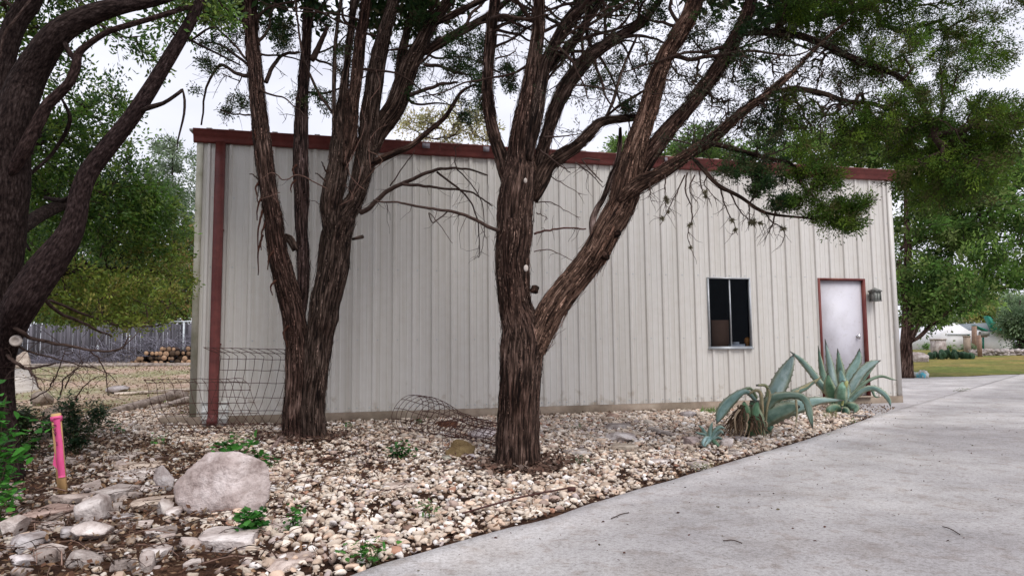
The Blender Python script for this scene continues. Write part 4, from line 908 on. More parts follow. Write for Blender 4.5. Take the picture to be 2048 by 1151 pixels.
for a in ([(1150, 325), (1180, 345), (1205, 375)], [(1085, 275), (1130, 272), (1160, 268)], [(1145, 170), (1200, 175), (1260, 190), (1290, 215)], [(1080, 300), (1120, 330), (1140, 345)],
          [(1320, 275), (1370, 285), (1400, 300), (1430, 330)], [(990, 70), (1020, 75), (1048, 88)], [(990, 118), (1020, 110), (1035, 95)]):
    v = t2.branch([(x, y, Y - .1) for x, y in a], 4, 1.5); t2.twiglets(v, 8, .25, .2)
# hanging bare twigs with moss before the wall
MOSS = []
for a in ([(1375, 345), (1372, 380), (1381, 410), (1384, 440), (1375, 470), (1385, 505)], [(1370, 350), (1355, 380), (1335, 420), (1320, 450)], [(1398, 340), (1405, 380), (1420, 400)], [(1330, 350), (1330, 385), (1333, 410)],
          [(1440, 375), (1450, 410), (1465, 440), (1475, 470)], [(1460, 385), (1480, 420), (1500, 440), (1530, 450)], [(1500, 405), (1498, 430), (1510, 450)], [(1530, 425), (1545, 445), (1565, 455), (1568, 475)], [(1390, 350), (1378, 380), (1395, 405)],
          [(1300, 365), (1302, 400)], [(1415, 345), (1410, 370), (1430, 395)], [(1550, 430), (1540, 460), (1532, 475)]):
    v = t2.branch([(x, y, Y - .42) for x, y in a], 3.4, 1.2); t2.twiglets(v, 9, .16, .8); MOSS.append(v)
t2.limbs(80, 3.9, (-.05, .42), bias=(.35, 0, .15))
B2 = [(1640, 40, 120, 45, Y - .2, .7, 130), (1770, 35, 120, 45, Y, .9, 140), (1930, 50, 85, 50, Y, .9, 120), (1890, 160, 80, 45, Y - .3, .8, 60), (1760, 130, 90, 50, Y - .3, .7, 90), (1985, 120, 30, 50, Y, .5, 30),
      (1900, 270, 100, 60, Y - .4, .9, 230), (1965, 300, 60, 70, Y - .4, .8, 150), (1760, 240, 90, 45, Y - .5, .7, 120), (1700, 280, 70, 30, Y - .5, .6, 44), (1910, 370, 70, 55, Y - .5, .7, 150), (2000, 240, 36, 45, Y, .5, 45), (1840, 350, 60, 30, Y - .5, .5, 50),
      (1560, 300, 90, 26, Y - .5, .4, 34), (1620, 345, 60, 16, Y - .5, .3, 16), (1690, 450, 40, 20, Y - .5, .2, 34), (1640, 425, 40, 14, Y - .5, .2, 30), (1700, 412, 36, 16, Y - .5, .2, 34), (1590, 402, 50, 12, Y - .5, .2, 34), (1525, 372, 26, 18, Y - .5, .2, 26), (1560, 400, 30, 14, Y - .5, .2, 16), (1735, 405, 12, 10, Y - .5, .1, 8), (1600, 350, 110, 14, Y - .5, .25, 40), (1480, 345, 50, 16, Y - .5, .2, 16), (1660, 375, 50, 12, Y - .5, .2, 16),
      (1560, 230, 90, 36, Y - .3, .5, 70), (1480, 330, 45, 30, Y - .4, .4, 22), (1480, 150, 60, 60, Y, .6, 36), (1420, 60, 80, 50, Y, .6, 52), (1560, 30, 60, 40, Y, .6, 50),
      (1180, 30, 90, 40, Y + .4, .6, 34), (1270, 120, 60, 50, Y + .4, .5, 24), (1270, 215, 36, 12, Y + .1, .2, 14), (1020, 150, 24, 50, Y + .3, .3, 22), (1200, 170, 60, 30, Y + .3, .4, 12), (1030, 40, 40, 40, Y + .3, .4, 20), (1290, 30, 60, 40, Y + .3, .5, 30),
      (1300, -120, 280, 70, Y, 1.6, 200), (1700, -110, 300, 70, Y, 1.8, 260), (1500, -330, 480, 110, Y + .3, 2.8, 420), (1050, -120, 120, 80, Y, 1.2, 90), (1200, -560, 300, 120, Y, 2.4, 160)]
T = blobpts(t2.np, B2, 1.2); T = clumped(t2.np, T, 420, .2)
D, _ = t2.grow(T, r1=.0016, wob=.14)
vis = T[:, 2] < 4.9; rt = (T[:, 0] / T[:, 1] > .40)
t2.leaves(T[vis & rt], D[vis & rt], 84, .03, .0095, .095, GCr); t2.leaves(T[vis & ~rt], D[vis & ~rt], 60, .03, .011, .07, GC); t2.leaves(T[~vis], D[~vis], 18, .11, .055, .25, GC)
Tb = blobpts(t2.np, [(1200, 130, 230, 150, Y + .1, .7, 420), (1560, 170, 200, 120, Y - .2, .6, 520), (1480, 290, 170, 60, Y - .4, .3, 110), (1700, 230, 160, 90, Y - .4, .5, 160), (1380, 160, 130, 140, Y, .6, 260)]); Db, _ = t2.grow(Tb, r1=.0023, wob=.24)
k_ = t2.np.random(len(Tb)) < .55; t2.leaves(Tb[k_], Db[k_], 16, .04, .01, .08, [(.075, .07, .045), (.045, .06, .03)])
e2 = t2.finish('cedar_tree', 'middle cedar with a thick shaggy trunk and a heavy limb arching right over the driveway', (P(1035, 930, Y).x, Y, 0), m_bark, m_twig, m_cedar)
# pale cut scars
m_scar = mat('fresh_cut_wood', [(.3, (.4, .34, .29)), (.7, (.62, .56, .52))], 20, 4, .8)
for (x, y, r) in ((1052, 536, 6.5), (1051, 361, 5)):
    c = P(x, y, Y - .215); V, Fc = ICO[2]; k_ = r * .85 * Y / F; mk('cut_scar', V * [k_ * .85, .012, k_ * 1.25] + np.array(c), Fc, None, m_scar, e2, True, col=np.ones_like(V), bark=V)
# ball moss
mossm = mat('ball_moss', [(.3, (.1, .09, .05)), (.7, (.2, .18, .11))], 20, 3, .9)
k = 0
for v in MOSS[:10]:
    for i in ((len(v) * 2) // 3, len(v) - 3):
        if k >= 15: break
        c = v[i] + rng.normal(size=3) * .01; n = 90; d = unit(rng.normal(size=(n, 3))); L = rng.uniform(.022, .05, n) * random.uniform(.6, 1.2)
        V, q = quads(np.repeat(c[None], n, 0), d, unit(np.cross(d, rng.normal(size=(n, 3)))), L, np.full(n, .006))
        tag(mk('moss_ball', V, None, q, mossm), 'dark spiky ball of moss hanging on bare twigs before the pale wall', 'moss', 'moss balls on the hanging twigs of the middle cedar'); k += 1
# ---- near oak at the left edge
t3 = Tree(31); Y = 5.4
t3.stem([(14, 960, 60, Y + .5), (12, 900, 46, Y + .45), (10, 820, 40, Y + .4), (8, 750, 38, Y + .3), (12, 700, 44, Y + .2), (25, 650, 62, Y + .1), (45, 605, 74, Y), (75, 560, 74, Y), (105, 518, 68, Y), (135, 476, 56, Y), (152, 430, 46, Y), (160, 390, 44, Y), (178, 345, 42, Y), (208, 303, 40, Y), (236, 268, 37, Y), (265, 232, 35, Y), (295, 186, 33, Y), (320, 145, 31, Y), (345, 105, 30, Y), (372, 60, 27, Y), (392, 20, 24, Y), (410, -30, 20, Y)], 40, .05, .15, 0, tint=(1.0, .95, 1.0))
t3.stem([(2, 760, 46, Y + .3), (-6, 690, 60, Y + .2), (-4, 600, 74, Y + .15), (2, 520, 80, Y + .1), (8, 440, 84, Y + .05), (14, 370, 86, Y), (20, 300, 84, Y - .05), (30, 235, 80, Y - .1), (48, 175, 74, Y - .1), (74, 120, 66, Y - .15), (105, 75, 58, Y - .2), (145, 45, 52, Y - .2), (200, 22, 44, Y - .2), (255, 10, 34, Y - .2), (310, 0, 26, Y - .2), (380, -20, 20, Y - .2)], 40, .05, 0, 0)
t3.stem([(0, 330, 60, Y + .1), (-2, 240, 56, Y + .1), (2, 160, 50, Y + .1), (14, 95, 46, Y + .1), (35, 40, 46, Y + .1), (62, 0, 48, Y + .1), (90, -60, 34, Y + .1)], 24, .05)
t3.stem([(20, 350, 42, Y - .1), (45, 310, 32, Y - .12), (62, 275, 29, Y - .14), (80, 240, 27, Y - .15), (96, 210, 25, Y - .15), (118, 188, 23, Y - .16), (139, 165, 21, Y - .18), (152, 135, 21, Y - .18), (157, 108, 18, Y - .18), (178, 88, 14, Y - .18), (215, 64, 13, Y - .2), (258, 50, 13, Y - .2), (300, 38, 12, Y - .2), (345, 24, 12, Y - .15), (385, 12, 11, Y)], 20, .05, tint=(1.2, 1.1, 1.1))
t3.stem([(155, 125, 14, Y - .18), (142, 110, 13, Y - .2), (132, 92, 12, Y - .2), (125, 75, 10, Y - .2)], 12, .05)
t3.stem([(120, 190, 10, Y + .1), (140, 240, 9, Y + .2), (110, 300, 8, Y + .3), (70, 340, 8, Y + .2), (30, 370, 10, Y + .1)], 10, .05)
t3.stem([(278, 224, 16, Y), (300, 215, 12, Y - .05), (326, 207, 9, Y - .1), (348, 193, 8, Y - .1), (365, 180, 8, Y - .1)], 12, .1)
t3.stem([(365, 178, 8, Y - .1), (369, 200, 6, Y - .12), (368, 228, 5.5, Y - .12), (362, 255, 4.5, Y - .12), (356, 280, 3.5, Y - .12), (354, 300, 2, Y - .12)], 10, .1)
t3.stem([(0, 120, 7, Y - .4), (10, 50, 7, Y - .4), (5, 90, 6, Y - .4), (18, 110, 6, Y - .4)][:1] + [(8, 70, 7, Y - .4), (30, 40, 6, Y - .4), (60, 0, 5, Y - .4)], 8, .1, tint=(2, 2, 1.9))
t3.stem([(340, 60, 8, Y), (355, 75, 7, Y), (370, 88, 6, Y)], 8, .1)
t3.stem([(372, 75, 8, Y), (395, 88, 6, Y + .1), (430, 105, 5, Y + .3), (480, 130, 4, Y + .6)], 8, .1)
t3.stem([(378, 84, 7, Y), (398, 70, 6, Y), (415, 58, 5, Y), (432, 54, 3, Y)], 8, .1)
v = t3.branch([(20, 650, Y + .1), (32, 656, Y), (60, 674, Y + .1), (90, 682, Y + .2), (140, 692, Y + .3), (184, 701, Y + .4), (224, 701, Y + .5), (246, 692, Y + .6), (258, 672, Y + .6)], 9, 3); t3.twiglets(v, 12, .35, 0)
v = t3.branch([(10, 706, Y + .2), (20, 716, Y + .1), (40, 730, Y + .1), (60, 736, Y + .2), (85, 732, Y + .3), (112, 726, Y + .4)], 8, 3.5); t3.twiglets(v, 6, .3, .2)
v = t3.branch([(50, 733, Y + .1), (62, 745, Y + .1), (72, 758, Y + .1), (80, 780, Y + .1)], 6, 2.5); t3.twiglets(v, 8, .3, 0)
v = t3.branch([(30, 690, Y + .1), (70, 706, Y + .2), (110, 716, Y + .3), (160, 730, Y + .4), (210, 742, Y + .5), (235, 765, Y + .6)], 4.5, 1.5); t3.twiglets(v, 8, .3, 0)
v = t3.branch([(70, 570, Y + .2), (110, 620, Y + .8), (160, 642, Y + 1.2), (190, 658, Y + 1.4), (222, 672, Y + 1.6)], 9, 4); t3.twiglets(v, 8, .4, 0)
v = t3.branch([(100, 600, Y + .8), (180, 632, Y + 1.6), (240, 650, Y + 2), (300, 652, Y + 2.4), (350, 640, Y + 2.8)], 6, 3); t3.twiglets(v, 10, .4, 0)
v = t3.branch([(250, 690, Y + .6), (300, 640, Y + .8)], 2, 1)
for a in ([(130, 775), (145, 745), (175, 730)], [(120, 790), (128, 760), (150, 740), (168, 722)], [(100, 770), (118, 740), (130, 700)], [(60, 800), (95, 778), (110, 750)], [(150, 800), (170, 770), (190, 755)], [(180, 700), (200, 720), (212, 750), (216, 790)]):
    v = t3.branch([(x, y, Y + 1.0) for x, y in a], 3, 1.5, (.9, .8, .8)); t3.twiglets(v, 6, .22, 0)
# main hidden limbs that carry the crown behind
for a in ([(20, 480, 40, Y + .3), (80, 430, 30, Y + 1.2), (150, 400, 22, Y + 2.0), (230, 380, 12, Y + 2.8), (300, 370, 7, Y + 3.2)], [(10, 400, 40, Y + .3), (60, 300, 26, Y + 1.4), (130, 240, 18, Y + 2.2), (200, 200, 9, Y + 3)],
          [(30, 560, 40, Y + .3), (100, 540, 26, Y + 1.4), (180, 540, 18, Y + 2.4), (270, 540, 11, Y + 3.4), (340, 550, 7, Y + 4)], [(60, 500, 12, Y + .5), (40, 470, 10, Y + .8), (20, 420, 8, Y + .9)], [(165, 370, 14, Y + .1), (130, 400, 12, Y + .3), (90, 395, 8, Y + .5)]):
    t3.stem(a, 12, .05)
OG = [(.08, .17, .025), (.13, .24, .04), (.05, .11, .02), (.19, .27, .05), (.08, .15, .05)]
OG2 = [(.22, .29, .045), (.28, .34, .06), (.14, .22, .04), (.3, .28, .07), (.2, .28, .05)]
BO = [(130, 330, 110, 120, Y + 2, 1.0, 150), (220, 400, 110, 110, Y + 2.6, 1.0, 190), (280, 450, 80, 80, Y + 3, 1.0, 110), (90, 470, 90, 110, Y + 2.2, .9, 130), (50, 250, 50, 120, Y + 1.5, .8, 55), (310, 400, 50, 50, Y + 3, .6, 34), (210, 250, 60, 60, Y + 2.4, .8, 50),
      (200, 190, 60, 50, Y + 2, .7, 30), (90, 90, 60, 60, Y + .9, .5, 30), (130, 20, 80, 40, Y + .8, .6, 24), (290, 110, 60, 50, Y + 1.0, .5, 12), (390, 10, 30, 20, Y + .1, .3, 10), (30, 30, 50, 50, Y + .5, .5, 22), (340, 40, 50, 40, Y + .6, .4, 12), (430, 20, 50, 30, Y + .4, .4, 16)]
T = blobpts(t3.np, BO, 1.5); D, _ = t3.grow(T, r1=.0018); t3.leaves(T, D, 26, .05, .024, .15, OG)
BO2 = [(150, 580, 110, 55, Y + 2.0, .9, 120), (250, 590, 100, 50, Y + 2.6, .9, 130), (330, 580, 55, 60, Y + 3.4, .7, 70), (220, 640, 110, 18, Y + 2.2, .6, 50), (80, 600, 60, 50, Y + 1.6, .6, 40), (300, 500, 70, 50, Y + 3.4, .8, 70)]
T = blobpts(t3.np, BO2, 1.3); D, _ = t3.grow(T, r1=.0018); t3.leaves(T, D, 26, .045, .02, .14, OG2)
T = blobpts(t3.np, [(0, -200, 300, 120, Y, 2, 200), (-250, 200, 150, 300, Y + 1, 1.5, 120)]); D, _ = t3.grow(T, r1=.0018); t3.leaves(T, D, 16, .09, .05, .25, OG)
e3 = t3.finish('oak_tree', 'dark leaning oak filling the left edge, its crown hanging before the back yard', (P(14, 940, Y + .5).x, Y + .5, 0), m_oakbark, m_twig, m_leaf)
# ring of a sawn limb on the oak
ac = Acc(); c = P(26, 681, Y + .05); lathe(ac, c + Vector((0, .06, 0)), Vector((.35, -1, 0)), [(0, .03), (.06, .045), (.075, .04), (.078, .028), (.06, .02), (.055, 0)], 18); ac.build('sawn_limb_ring', m_scar, e3, True)
# ---- trees behind
def back_tree(seed, name, label, base, Yb, wpx, top, blobs, n, L, Wd, sp, cols, k=.2, bark=None, tint=(1, 1, 1), group=None, cat='tree', extra=(), den=1, r1=.004, cl=.6):
    t = Tree(seed); b = G(*base) if Yb is None else None
    bx, by = base
    t.stem([(bx, by + 6, wpx * 1.2, Yb), (bx + 1, by - (by - top) * .15, wpx, Yb), (bx + wpx * .2, by - (by - top) * .5, wpx * .75, Yb), (bx, by - (by - top) * .8, wpx * .4, Yb), (bx, top, wpx * .15, Yb)], 14, .12, .2, step=.2, tint=tint)
    for e in extra: t.stem(e, 12, .12, step=.15, tint=tint, shag=3)
    T = blobpts(t.np, blobs, den); T = clumped(t.np, T, max(6, len(T) // 5), cl)
    D, _ = t.grow(T, seg=.6, r1=r1, rmax=.06); t.leaves(T, D, n, L, Wd, sp, cols, var=.45)
    return t.finish(name, label, (P(bx, by, Yb).x, Yb, P(bx, by, Yb).z), bark or m_oakbark, None, m_leaf if bark is None else m_cedar, cat, group)
YR = 22.5
back_tree(51, 'cedar_tree', 'wide green cedar at the right end of the shed with split grey trunk', (1812, 748), YR, 24, 330,
  [(1900, 460, 110, 120, YR, 2.4, 270), (1980, 400, 90, 110, YR, 2.2, 150), (2030, 480, 60, 110, YR, 2, 80), (1850, 560, 75, 50, YR - .5, 1.8, 130), (1905, 590, 80, 36, YR - 1, 1.6, 100), (1990, 560, 50, 26, YR - 1, 1.6, 40), (1850, 630, 60, 24, YR, 1.4, 55), (1980, 330, 80, 60, YR, 2, 90), (1830, 380, 70, 80, YR + .5, 2, 110),
   (1700, 300, 130, 45, YR + 1.5, 2, 150), (1560, 290, 90, 40, YR + 2, 1.8, 60), (1800, 290, 110, 60, YR + 1, 2, 130), (2060, 330, 60, 60, YR, 1.6, 60)],
  46, .15, .06, .38, [(.08, .17, .03), (.12, .22, .045), (.17, .27, .06), (.06, .12, .03), (.18, .24, .07)], bark=m_bark, tint=(1.5, 1.4, 1.4), den=1.0,
  extra=([(1815, 690, 16, YR), (1822, 650, 13, YR - .2), (1812, 600, 11, YR - .2), (1802, 560, 10, YR - .2), (1797, 520, 9, YR)], [(1820, 690, 12, YR), (1832, 660, 9, YR - .3), (1850, 622, 9, YR - .5), (1862, 590, 8, YR - .5), (1880, 560, 6, YR - .5)],
         [(1822, 684, 12, YR), (1840, 672, 9, YR - .4), (1868, 645, 8, YR - .6), (1900, 620, 8, YR - .9), (1940, 598, 8, YR - 1), (1985, 580, 6, YR - 1), (2050, 568, 5, YR - 1)], [(1800, 500, 10, YR), (1815, 488, 8, YR), (1850, 478, 6, YR), (1900, 470, 4, YR)]))
back_tree(52, 'leafy_tree', 'bare yellowish tree rising behind the roof between the two shaggy cedars', (890, 690), 30, 12, 260, [(840, 255, 55, 40, 30, 2, 60), (930, 250, 60, 45, 30, 2, 70), (985, 270, 30, 30, 30, 2, 20)], 26, .14, .06, .4, [(.36, .34, .14), (.42, .36, .2), (.3, .3, .12)], r1=.007)
back_tree(53, 'leafy_tree', 'bright green treetop peeking over the roof right of the heavy limb', (1400, 690), 27, 14, 300, [(1400, 300, 55, 34, 27, 2, 80), (1340, 300, 40, 24, 27, 2, 34), (1440, 320, 60, 24, 27, 2, 60)], 40, .16, .07, .4, [(.12, .2, .05), (.16, .26, .06), (.08, .16, .04)])
back_tree(54, 'leafy_tree', 'small green treetop over the roof just right of the middle cedar', (1245, 690), 28, 10, 300, [(1240, 295, 34, 16, 28, 1.4, 34), (1275, 300, 22, 14, 28, 1.2, 16)], 36, .15, .07, .35, [(.12, .2, .05), (.15, .25, .06)])
YL = 34
back_tree(55, 'leafy_tree', 'pale grey-green tree beyond the fence next to the shed corner', (345, 700), YL, 14, 300, [(340, 330, 60, 60, YL, 2.4, 90), (370, 420, 45, 80, YL - 1, 2, 110), (310, 400, 50, 60, YL, 2, 60)], 40, .17, .07, .5, [(.2, .27, .16), (.24, .3, .2), (.16, .22, .13)])
back_tree(56, 'leafy_tree', 'low bush with orange leaf tips beyond the fence by the shed corner', (368, 700), 30, 8, 470, [(368, 560, 44, 80, 30, 1.6, 260), (376, 480, 30, 34, 30, 1, 70), (330, 620, 60, 26, 30, 1.4, 90)], 40, .13, .06, .35, [(.13, .22, .05), (.16, .24, .06), (.34, .24, .1), (.1, .17, .05)])
back_tree(57, 'leafy_tree', 'dark green tree beyond the fence behind the oak crown', (200, 700), 33, 20, 300, [(170, 480, 160, 150, 33, 3, 330), (60, 420, 120, 180, 34, 3, 240), (270, 540, 90, 90, 32, 2.4, 170), (220, 625, 190, 30, 31, 1.5, 260)], 44, .2, .09, .6, [(.11, .18, .045), (.15, .22, .06), (.08, .13, .04)])
back_tree(58, 'leafy_tree', 'tall dull green tree far beyond the fence at the left edge', (30, 700), 38, 22, 250, [(20, 560, 160, 90, 38, 3, 200), (-60, 350, 120, 200, 38, 3, 180)], 40, .22, .1, .6, [(.11, .18, .05), (.15, .22, .07)])
# right distance
back_tree(61, 'leafy_tree', 'rounded grey-green tree at the right edge before the white house', (2040, 705), 60, 16, 600, [(2030, 640, 28, 34, 60, 2, 100), (2056, 660, 36, 50, 60, 2, 110), (2045, 610, 45, 24, 62, 2, 60)], 44, .26, .12, .8, [(.16, .24, .12), (.2, .28, .15), (.12, .19, .1)], cl=1)
back_tree(62, 'leafy_tree', 'yellow-green tree above the green gable of the white house', (1972, 690), 100, 10, 600, [(1975, 622, 26, 22, 100, 2, 90), (1950, 630, 20, 12, 100, 2, 30)], 44, .4, .2, 1.2, [(.34, .36, .1), (.28, .33, .1), (.4, .38, .14)], cl=1.5)
back_tree(63, 'leafy_tree', 'pale green trees on the horizon above the white house roof', (2010, 690), 120, 10, 590, [(2010, 610, 50, 22, 120, 3, 110), (1900, 640, 50, 22, 120, 3, 80)], 44, .5, .25, 1.5, [(.22, .3, .14), (.27, .33, .17)], cl=1.5)
# ------------------------------------------------------------------ back yard: fence, rail, firewood, border
YF = 27.0
def ztop(px, py, Y): return P(px, py, Y).z
fe = empty('picket_fence', P(190, 735, YF + 1), 'weathered grey wooden picket fence across the back yard', 'fence')
ac = Acc(); x = P(-60, 700, YF + 1).x; x1 = P(420, 700, YF + 1).x
while x < x1:
    zt = ztop(200, 648, YF + 1) + random.uniform(-.05, .05); zb = terr(x, YF + 1); w_ = random.uniform(.018, .032); cc = random.uniform(.35, 1.0)
    ac.box((x, YF + 1 + random.uniform(-.02, .02), (zt + zb) / 2), (w_, .015, (zt - zb) / 2), None, (cc, cc, cc * 1.04)); x += w_ * 2 + random.uniform(.004, .018)
ac.build('pickets', m_fence, fe)
ac = Acc(); xa = P(-60, 700, YF + 1).x
for z in (1.0, 1.9): ac.box(((xa + x1) / 2, YF + 1.06, z), ((x1 - xa) / 2, .02, .045))
ac.build('rail', m_fence, fe)
cl = empty('chain_link_fence', P(195, 735, YF), 'galvanised chain link fence posts and rail in front of the wooden fence', 'fence')
for (px, top, bot) in ((196, 690, 736), (368, 643, 736), (20, 690, 736)):
    a = P(px, top, YF); zb = terr(a.x, YF); ac = Acc(); tube(ac, [(a.x, YF, zb), (a.x, YF, a.z)], [.035, .035], 10); ac.build('post', m_galv, cl, True)
ac = Acc(); a = P(340, 643, YF); b_ = P(400, 642, YF); tube(ac, [tuple(a), tuple(b_)], [.03, .03], 8); ac.build('top_rail', m_galv, cl, True)
# brush heap along the fence
br = Tree(71); Tn = []
ac = Acc(); rg = random.Random(5)
for k in range(1500):
    px = rg.uniform(60, 400); hh = (sm(60, 330, px) * .75 + .2) * (1 + .3 * mnoise.noise((px * .03, 0, 0))); x = P(px, 720, YF - .5).x + rg.uniform(-.3, .3); y = YF - .6 + rg.uniform(-.4, .4)
    z = terr(x, y) + rg.uniform(0, hh); d = unit(np.array([rg.gauss(0, 1), rg.gauss(0, .5), rg.gauss(0, .6)])); L = rg.uniform(.2, .6); q = np.array([x, y, z]); c = rg.uniform(.7, 2.2)
    tube(ac, [q, q + d * L * .5 + np.array([0, 0, rg.uniform(-.05, .1)]), q + d * L], [.008, .007, .003], 3, (c, c, c * 1.1), cap=False)
tag(ac.build('brush_pile', m_fence), 'grey tangled heap of cut brush lying along the fence', 'brush', kind='stuff')
# firewood
rg = random.Random(9); m_cut = mat('cut_wood', [(.3, (.4, .25, .14)), (.6, (.58, .4, .26)), (.8, (.7, .56, .42))], 14, 6, .85, attr_mul=True)
yw = 25.6; z0 = terr(P(320, 733, yw).x, yw); xa = P(262, 733, yw).x; xb = P(396, 733, yw).x; rows = [(0, xa, xb), (1, xa + .25, xb), (2, xa + .62, xb), (3, xa + .95, xb)]
placed = []
for (rw, x0, x1_) in rows:
    x = x0 + rg.uniform(0, .1)
    while x < x1_:
        r = rg.uniform(.065, .125) * (1 if rw < 3 else .75)
        if rw == 3 and rg.random() < .4: x += r * 2; continue
        z = z0 + r if rw == 0 else z0 + .1 + rw * .165 + rg.uniform(-.02, .02)
        placed.append((x + r, z, r)); x += 2 * r + rg.uniform(0, .015)
for (x, z, r) in placed:
    c = rg.choice([.35, .6, 1, 1.6, 2.2]); e = empty('firewood_log', (x, yw - .3, z), 'sawn firewood log in the stack near the fence', 'log', 'stacked firewood logs')
    a = Acc(); dx, dz = rg.uniform(-.06, .06), rg.uniform(-.03, .03); y0 = yw - .3 + rg.uniform(-.12, .12)
    tube(a, cat_rom([(x, y0, z), (x + dx * .5, y0 + .25, z), (x + dx, y0 + .5, z + dz)], 5), r, 12, (c, c, c), .1, False, rg.uniform(0, 9)); a.build('bark', m_oakbark, e, True)
    a = Acc(); cc = rg.choice([.12, .2, .35, .5, .7, .9]); tube(a, [(x, y0 - .004, z), (x + dx * .03, y0 + .02, z)], [r * .95, r * .95], 12, (cc, cc * .95, cc * .95)); a.build('cut_end', m_cut, e)
# log edging of the yard, long white plank, path
ac = Acc(); a = G(-20, 737); b_ = G(385, 735)
tube(ac, cat_rom([(P(-40, 700, 25.2).x, 25.2, terr(-10, 25.2) + .03), (P(180, 700, 25.2).x, 25.25, terr(-10, 25.2) + .04), (P(392, 700, 25.2).x, 25.2, terr(-10, 25.2) + .03)], 30), .09, 10, (1.1, 1.05, 1), .12)
tag(ac.build('edging_log', m_wood, None, True), 'long low grey timber edging along the foot of the fence', 'timber')
def beam(name, a, b_, hw, hh, m, label, cat, col=(1, 1, 1)):
    ac = Acc(); a = Vector(a); b_ = Vector(b_); T = (b_ - a); L = T.length; T.normalize(); S = T.cross(Vector((0, 0, 1))).normalized(); Up = S.cross(T)
    n = 14; V = []
    for k in range(n):
        p_ = a + (b_ - a) * (k / (n - 1)); j = 1 + .12 * mnoise.noise((k * .7, a.x, 1)); V += [p_ + S * hw * j + Up * hh * j, p_ - S * hw * j + Up * hh, p_ - S * hw - Up * hh, p_ + S * hw * j - Up * hh]
    q = [(k * 4 + i, k * 4 + (i + 1) % 4, k * 4 + 4 + (i + 1) % 4, k * 4 + 4 + i) for k in range(n - 1) for i in range(4)] + [(3, 2, 1, 0), (n * 4 - 4, n * 4 - 3, n * 4 - 2, n * 4 - 1)]
    ac.add(V, None, q, col); return tag(ac.build(name, m), label, cat)
a = G(228, 791); b_ = G(392, 782); a.z += .04; b_.z += .05
beam('plank', a, b_, .06, .03, m_wood, 'long pale plank lying across the yard behind the shed corner', 'plank', (2.2, 2.1, 1.9))
def rlog(pts, ws, label, tint, m=m_wood, name='rotten_log', rid=.28):
    v = [G(x, y) + Vector((0, 0, w_ * .4 * G(x, y).y / F)) for (x, y), w_ in zip(pts, ws)]; rr = [w_ * .5 * q.y / F for q, w_ in zip(v, ws)]; n = 26; ac = Acc()
    tube(ac, cat_rom([tuple(q) for q in v], n), cat_rom([(r, 0, 0) for r in rr], n)[:, 0], 18, tint, rid, seed=pts[0][0] * .1); return tag(ac.build(name, m, None, True), label, 'log')
rlog([(212, 829), (250, 824), (300, 812), (345, 800), (375, 797)], [10, 17, 18, 20, 14], 'splintered grey rotten log, longer of the two left of the shed corner', (1.1, 1.0, .93))
rlog([(300, 822), (335, 816), (372, 806), (388, 805)], [8, 12, 15, 12], 'shorter whitish split log right of the long rotten log', (1.5, 1.4, 1.3))
rlog([(1300, 862), (1320, 868), (1350, 872)], [12, 11, 8], 'short grey driftwood piece in the gravel below the window', (1.4, 1.35, 1.3))
rlog([(538, 905), (552, 893), (566, 880)], [7, 10, 12], 'pale knobbly root at the left foot of the left cedar', (1.1, .9, .85), rid=.3)
a = G(322, 848); a.z += .04; b_ = G(392, 846); b_.z = a.z
beam('concrete_block', a, b_, .16, .07, m_found, 'low mossy concrete slab at the foot of the left shed corner', 'slab', (.9, .95, .8))
ac = Acc(); q = [G(24, 790), G(78, 780), G(60, 738), G(30, 738)]
ac.add([v + Vector((0, 0, .05)) for v in q] + [v + Vector((0, 0, -.05)) for v in q], None, [(0, 1, 2, 3), (0, 4, 5, 1), (1, 5, 6, 2), (3, 2, 6, 7), (0, 3, 7, 4)], (1.1, 1.05, .95))
tag(ac.build('path', m_conc), kind='structure')
rock(24, 62, 700, 735, .9, 'stack of flat pale stones by the path behind the oak trunk', (1, .95, .85), group=None, name='stone_stack')
for k, (x0, x1_, y0, y1, c, lb) in enumerate(((48, 92, 772, 812, (.5, .46, .4), 'dark mossy stone, rearmost in the border before the oak'), (62, 118, 800, 842, (.42, .36, .3), 'second mossy border stone below the path end'), (88, 140, 822, 872, (.45, .38, .33), 'brown wedge stone just behind the top of the pink stake'), (55, 100, 842, 885, (.35, .3, .26), 'dark stone left of the pink stake in the undergrowth'))):
    rock(x0, x1_, y0, y1, .7, lb, c, yaw=.4)
# ------------------------------------------------------------------ survey stake
gs = P(125, 978, 5.5); top = P(112, 826, 5.5)
st = empty('survey_stake', gs, 'wooden survey stake wrapped in bright pink ribbon standing in the left soil', 'stake')
def frame_of(T): 
    T = T.normalized(); S = Vector((0, 1, 0)).cross(T).normalized() * -1; S = Vector((1, 0, 0)) - T * T.x; S.normalize(); return T, S, T.cross(S)
T_, S_, D_ = frame_of(top - gs)
def sbox(ac, c, hs, hd, ht, col=(1, 1, 1)): ac.box(c, (hs, hd, ht), Matrix((tuple(S_), tuple(D_), tuple(T_))).transposed(), col)
Ls = (top - gs).length; hw = 8.2 * 5.5 / F
ac = Acc(); sbox(ac, gs + T_ * (Ls / 2 - .06), hw, .012, Ls / 2 + .06); ac.build('stake_body', m_stake, st)
ac = Acc(); V = []; n = 26
for k in range(n):
    f_ = k / (n - 1); c = gs + T_ * (Ls * (.16 + .78 * f_)) + S_ * (hw * .42 + .0012 * math.sin(f_ * 14)) - Vector((0, 1, 0)) * (.019 + .002 * math.sin(f_ * 9)); h_ = hw * (.8 + .04 * math.sin(f_ * 6))
    V += [c - S_ * h_, c + S_ * h_, c + S_ * h_ * .95 + Vector((0, .008, 0)), c - S_ * h_ + Vector((0, .006, 0))]
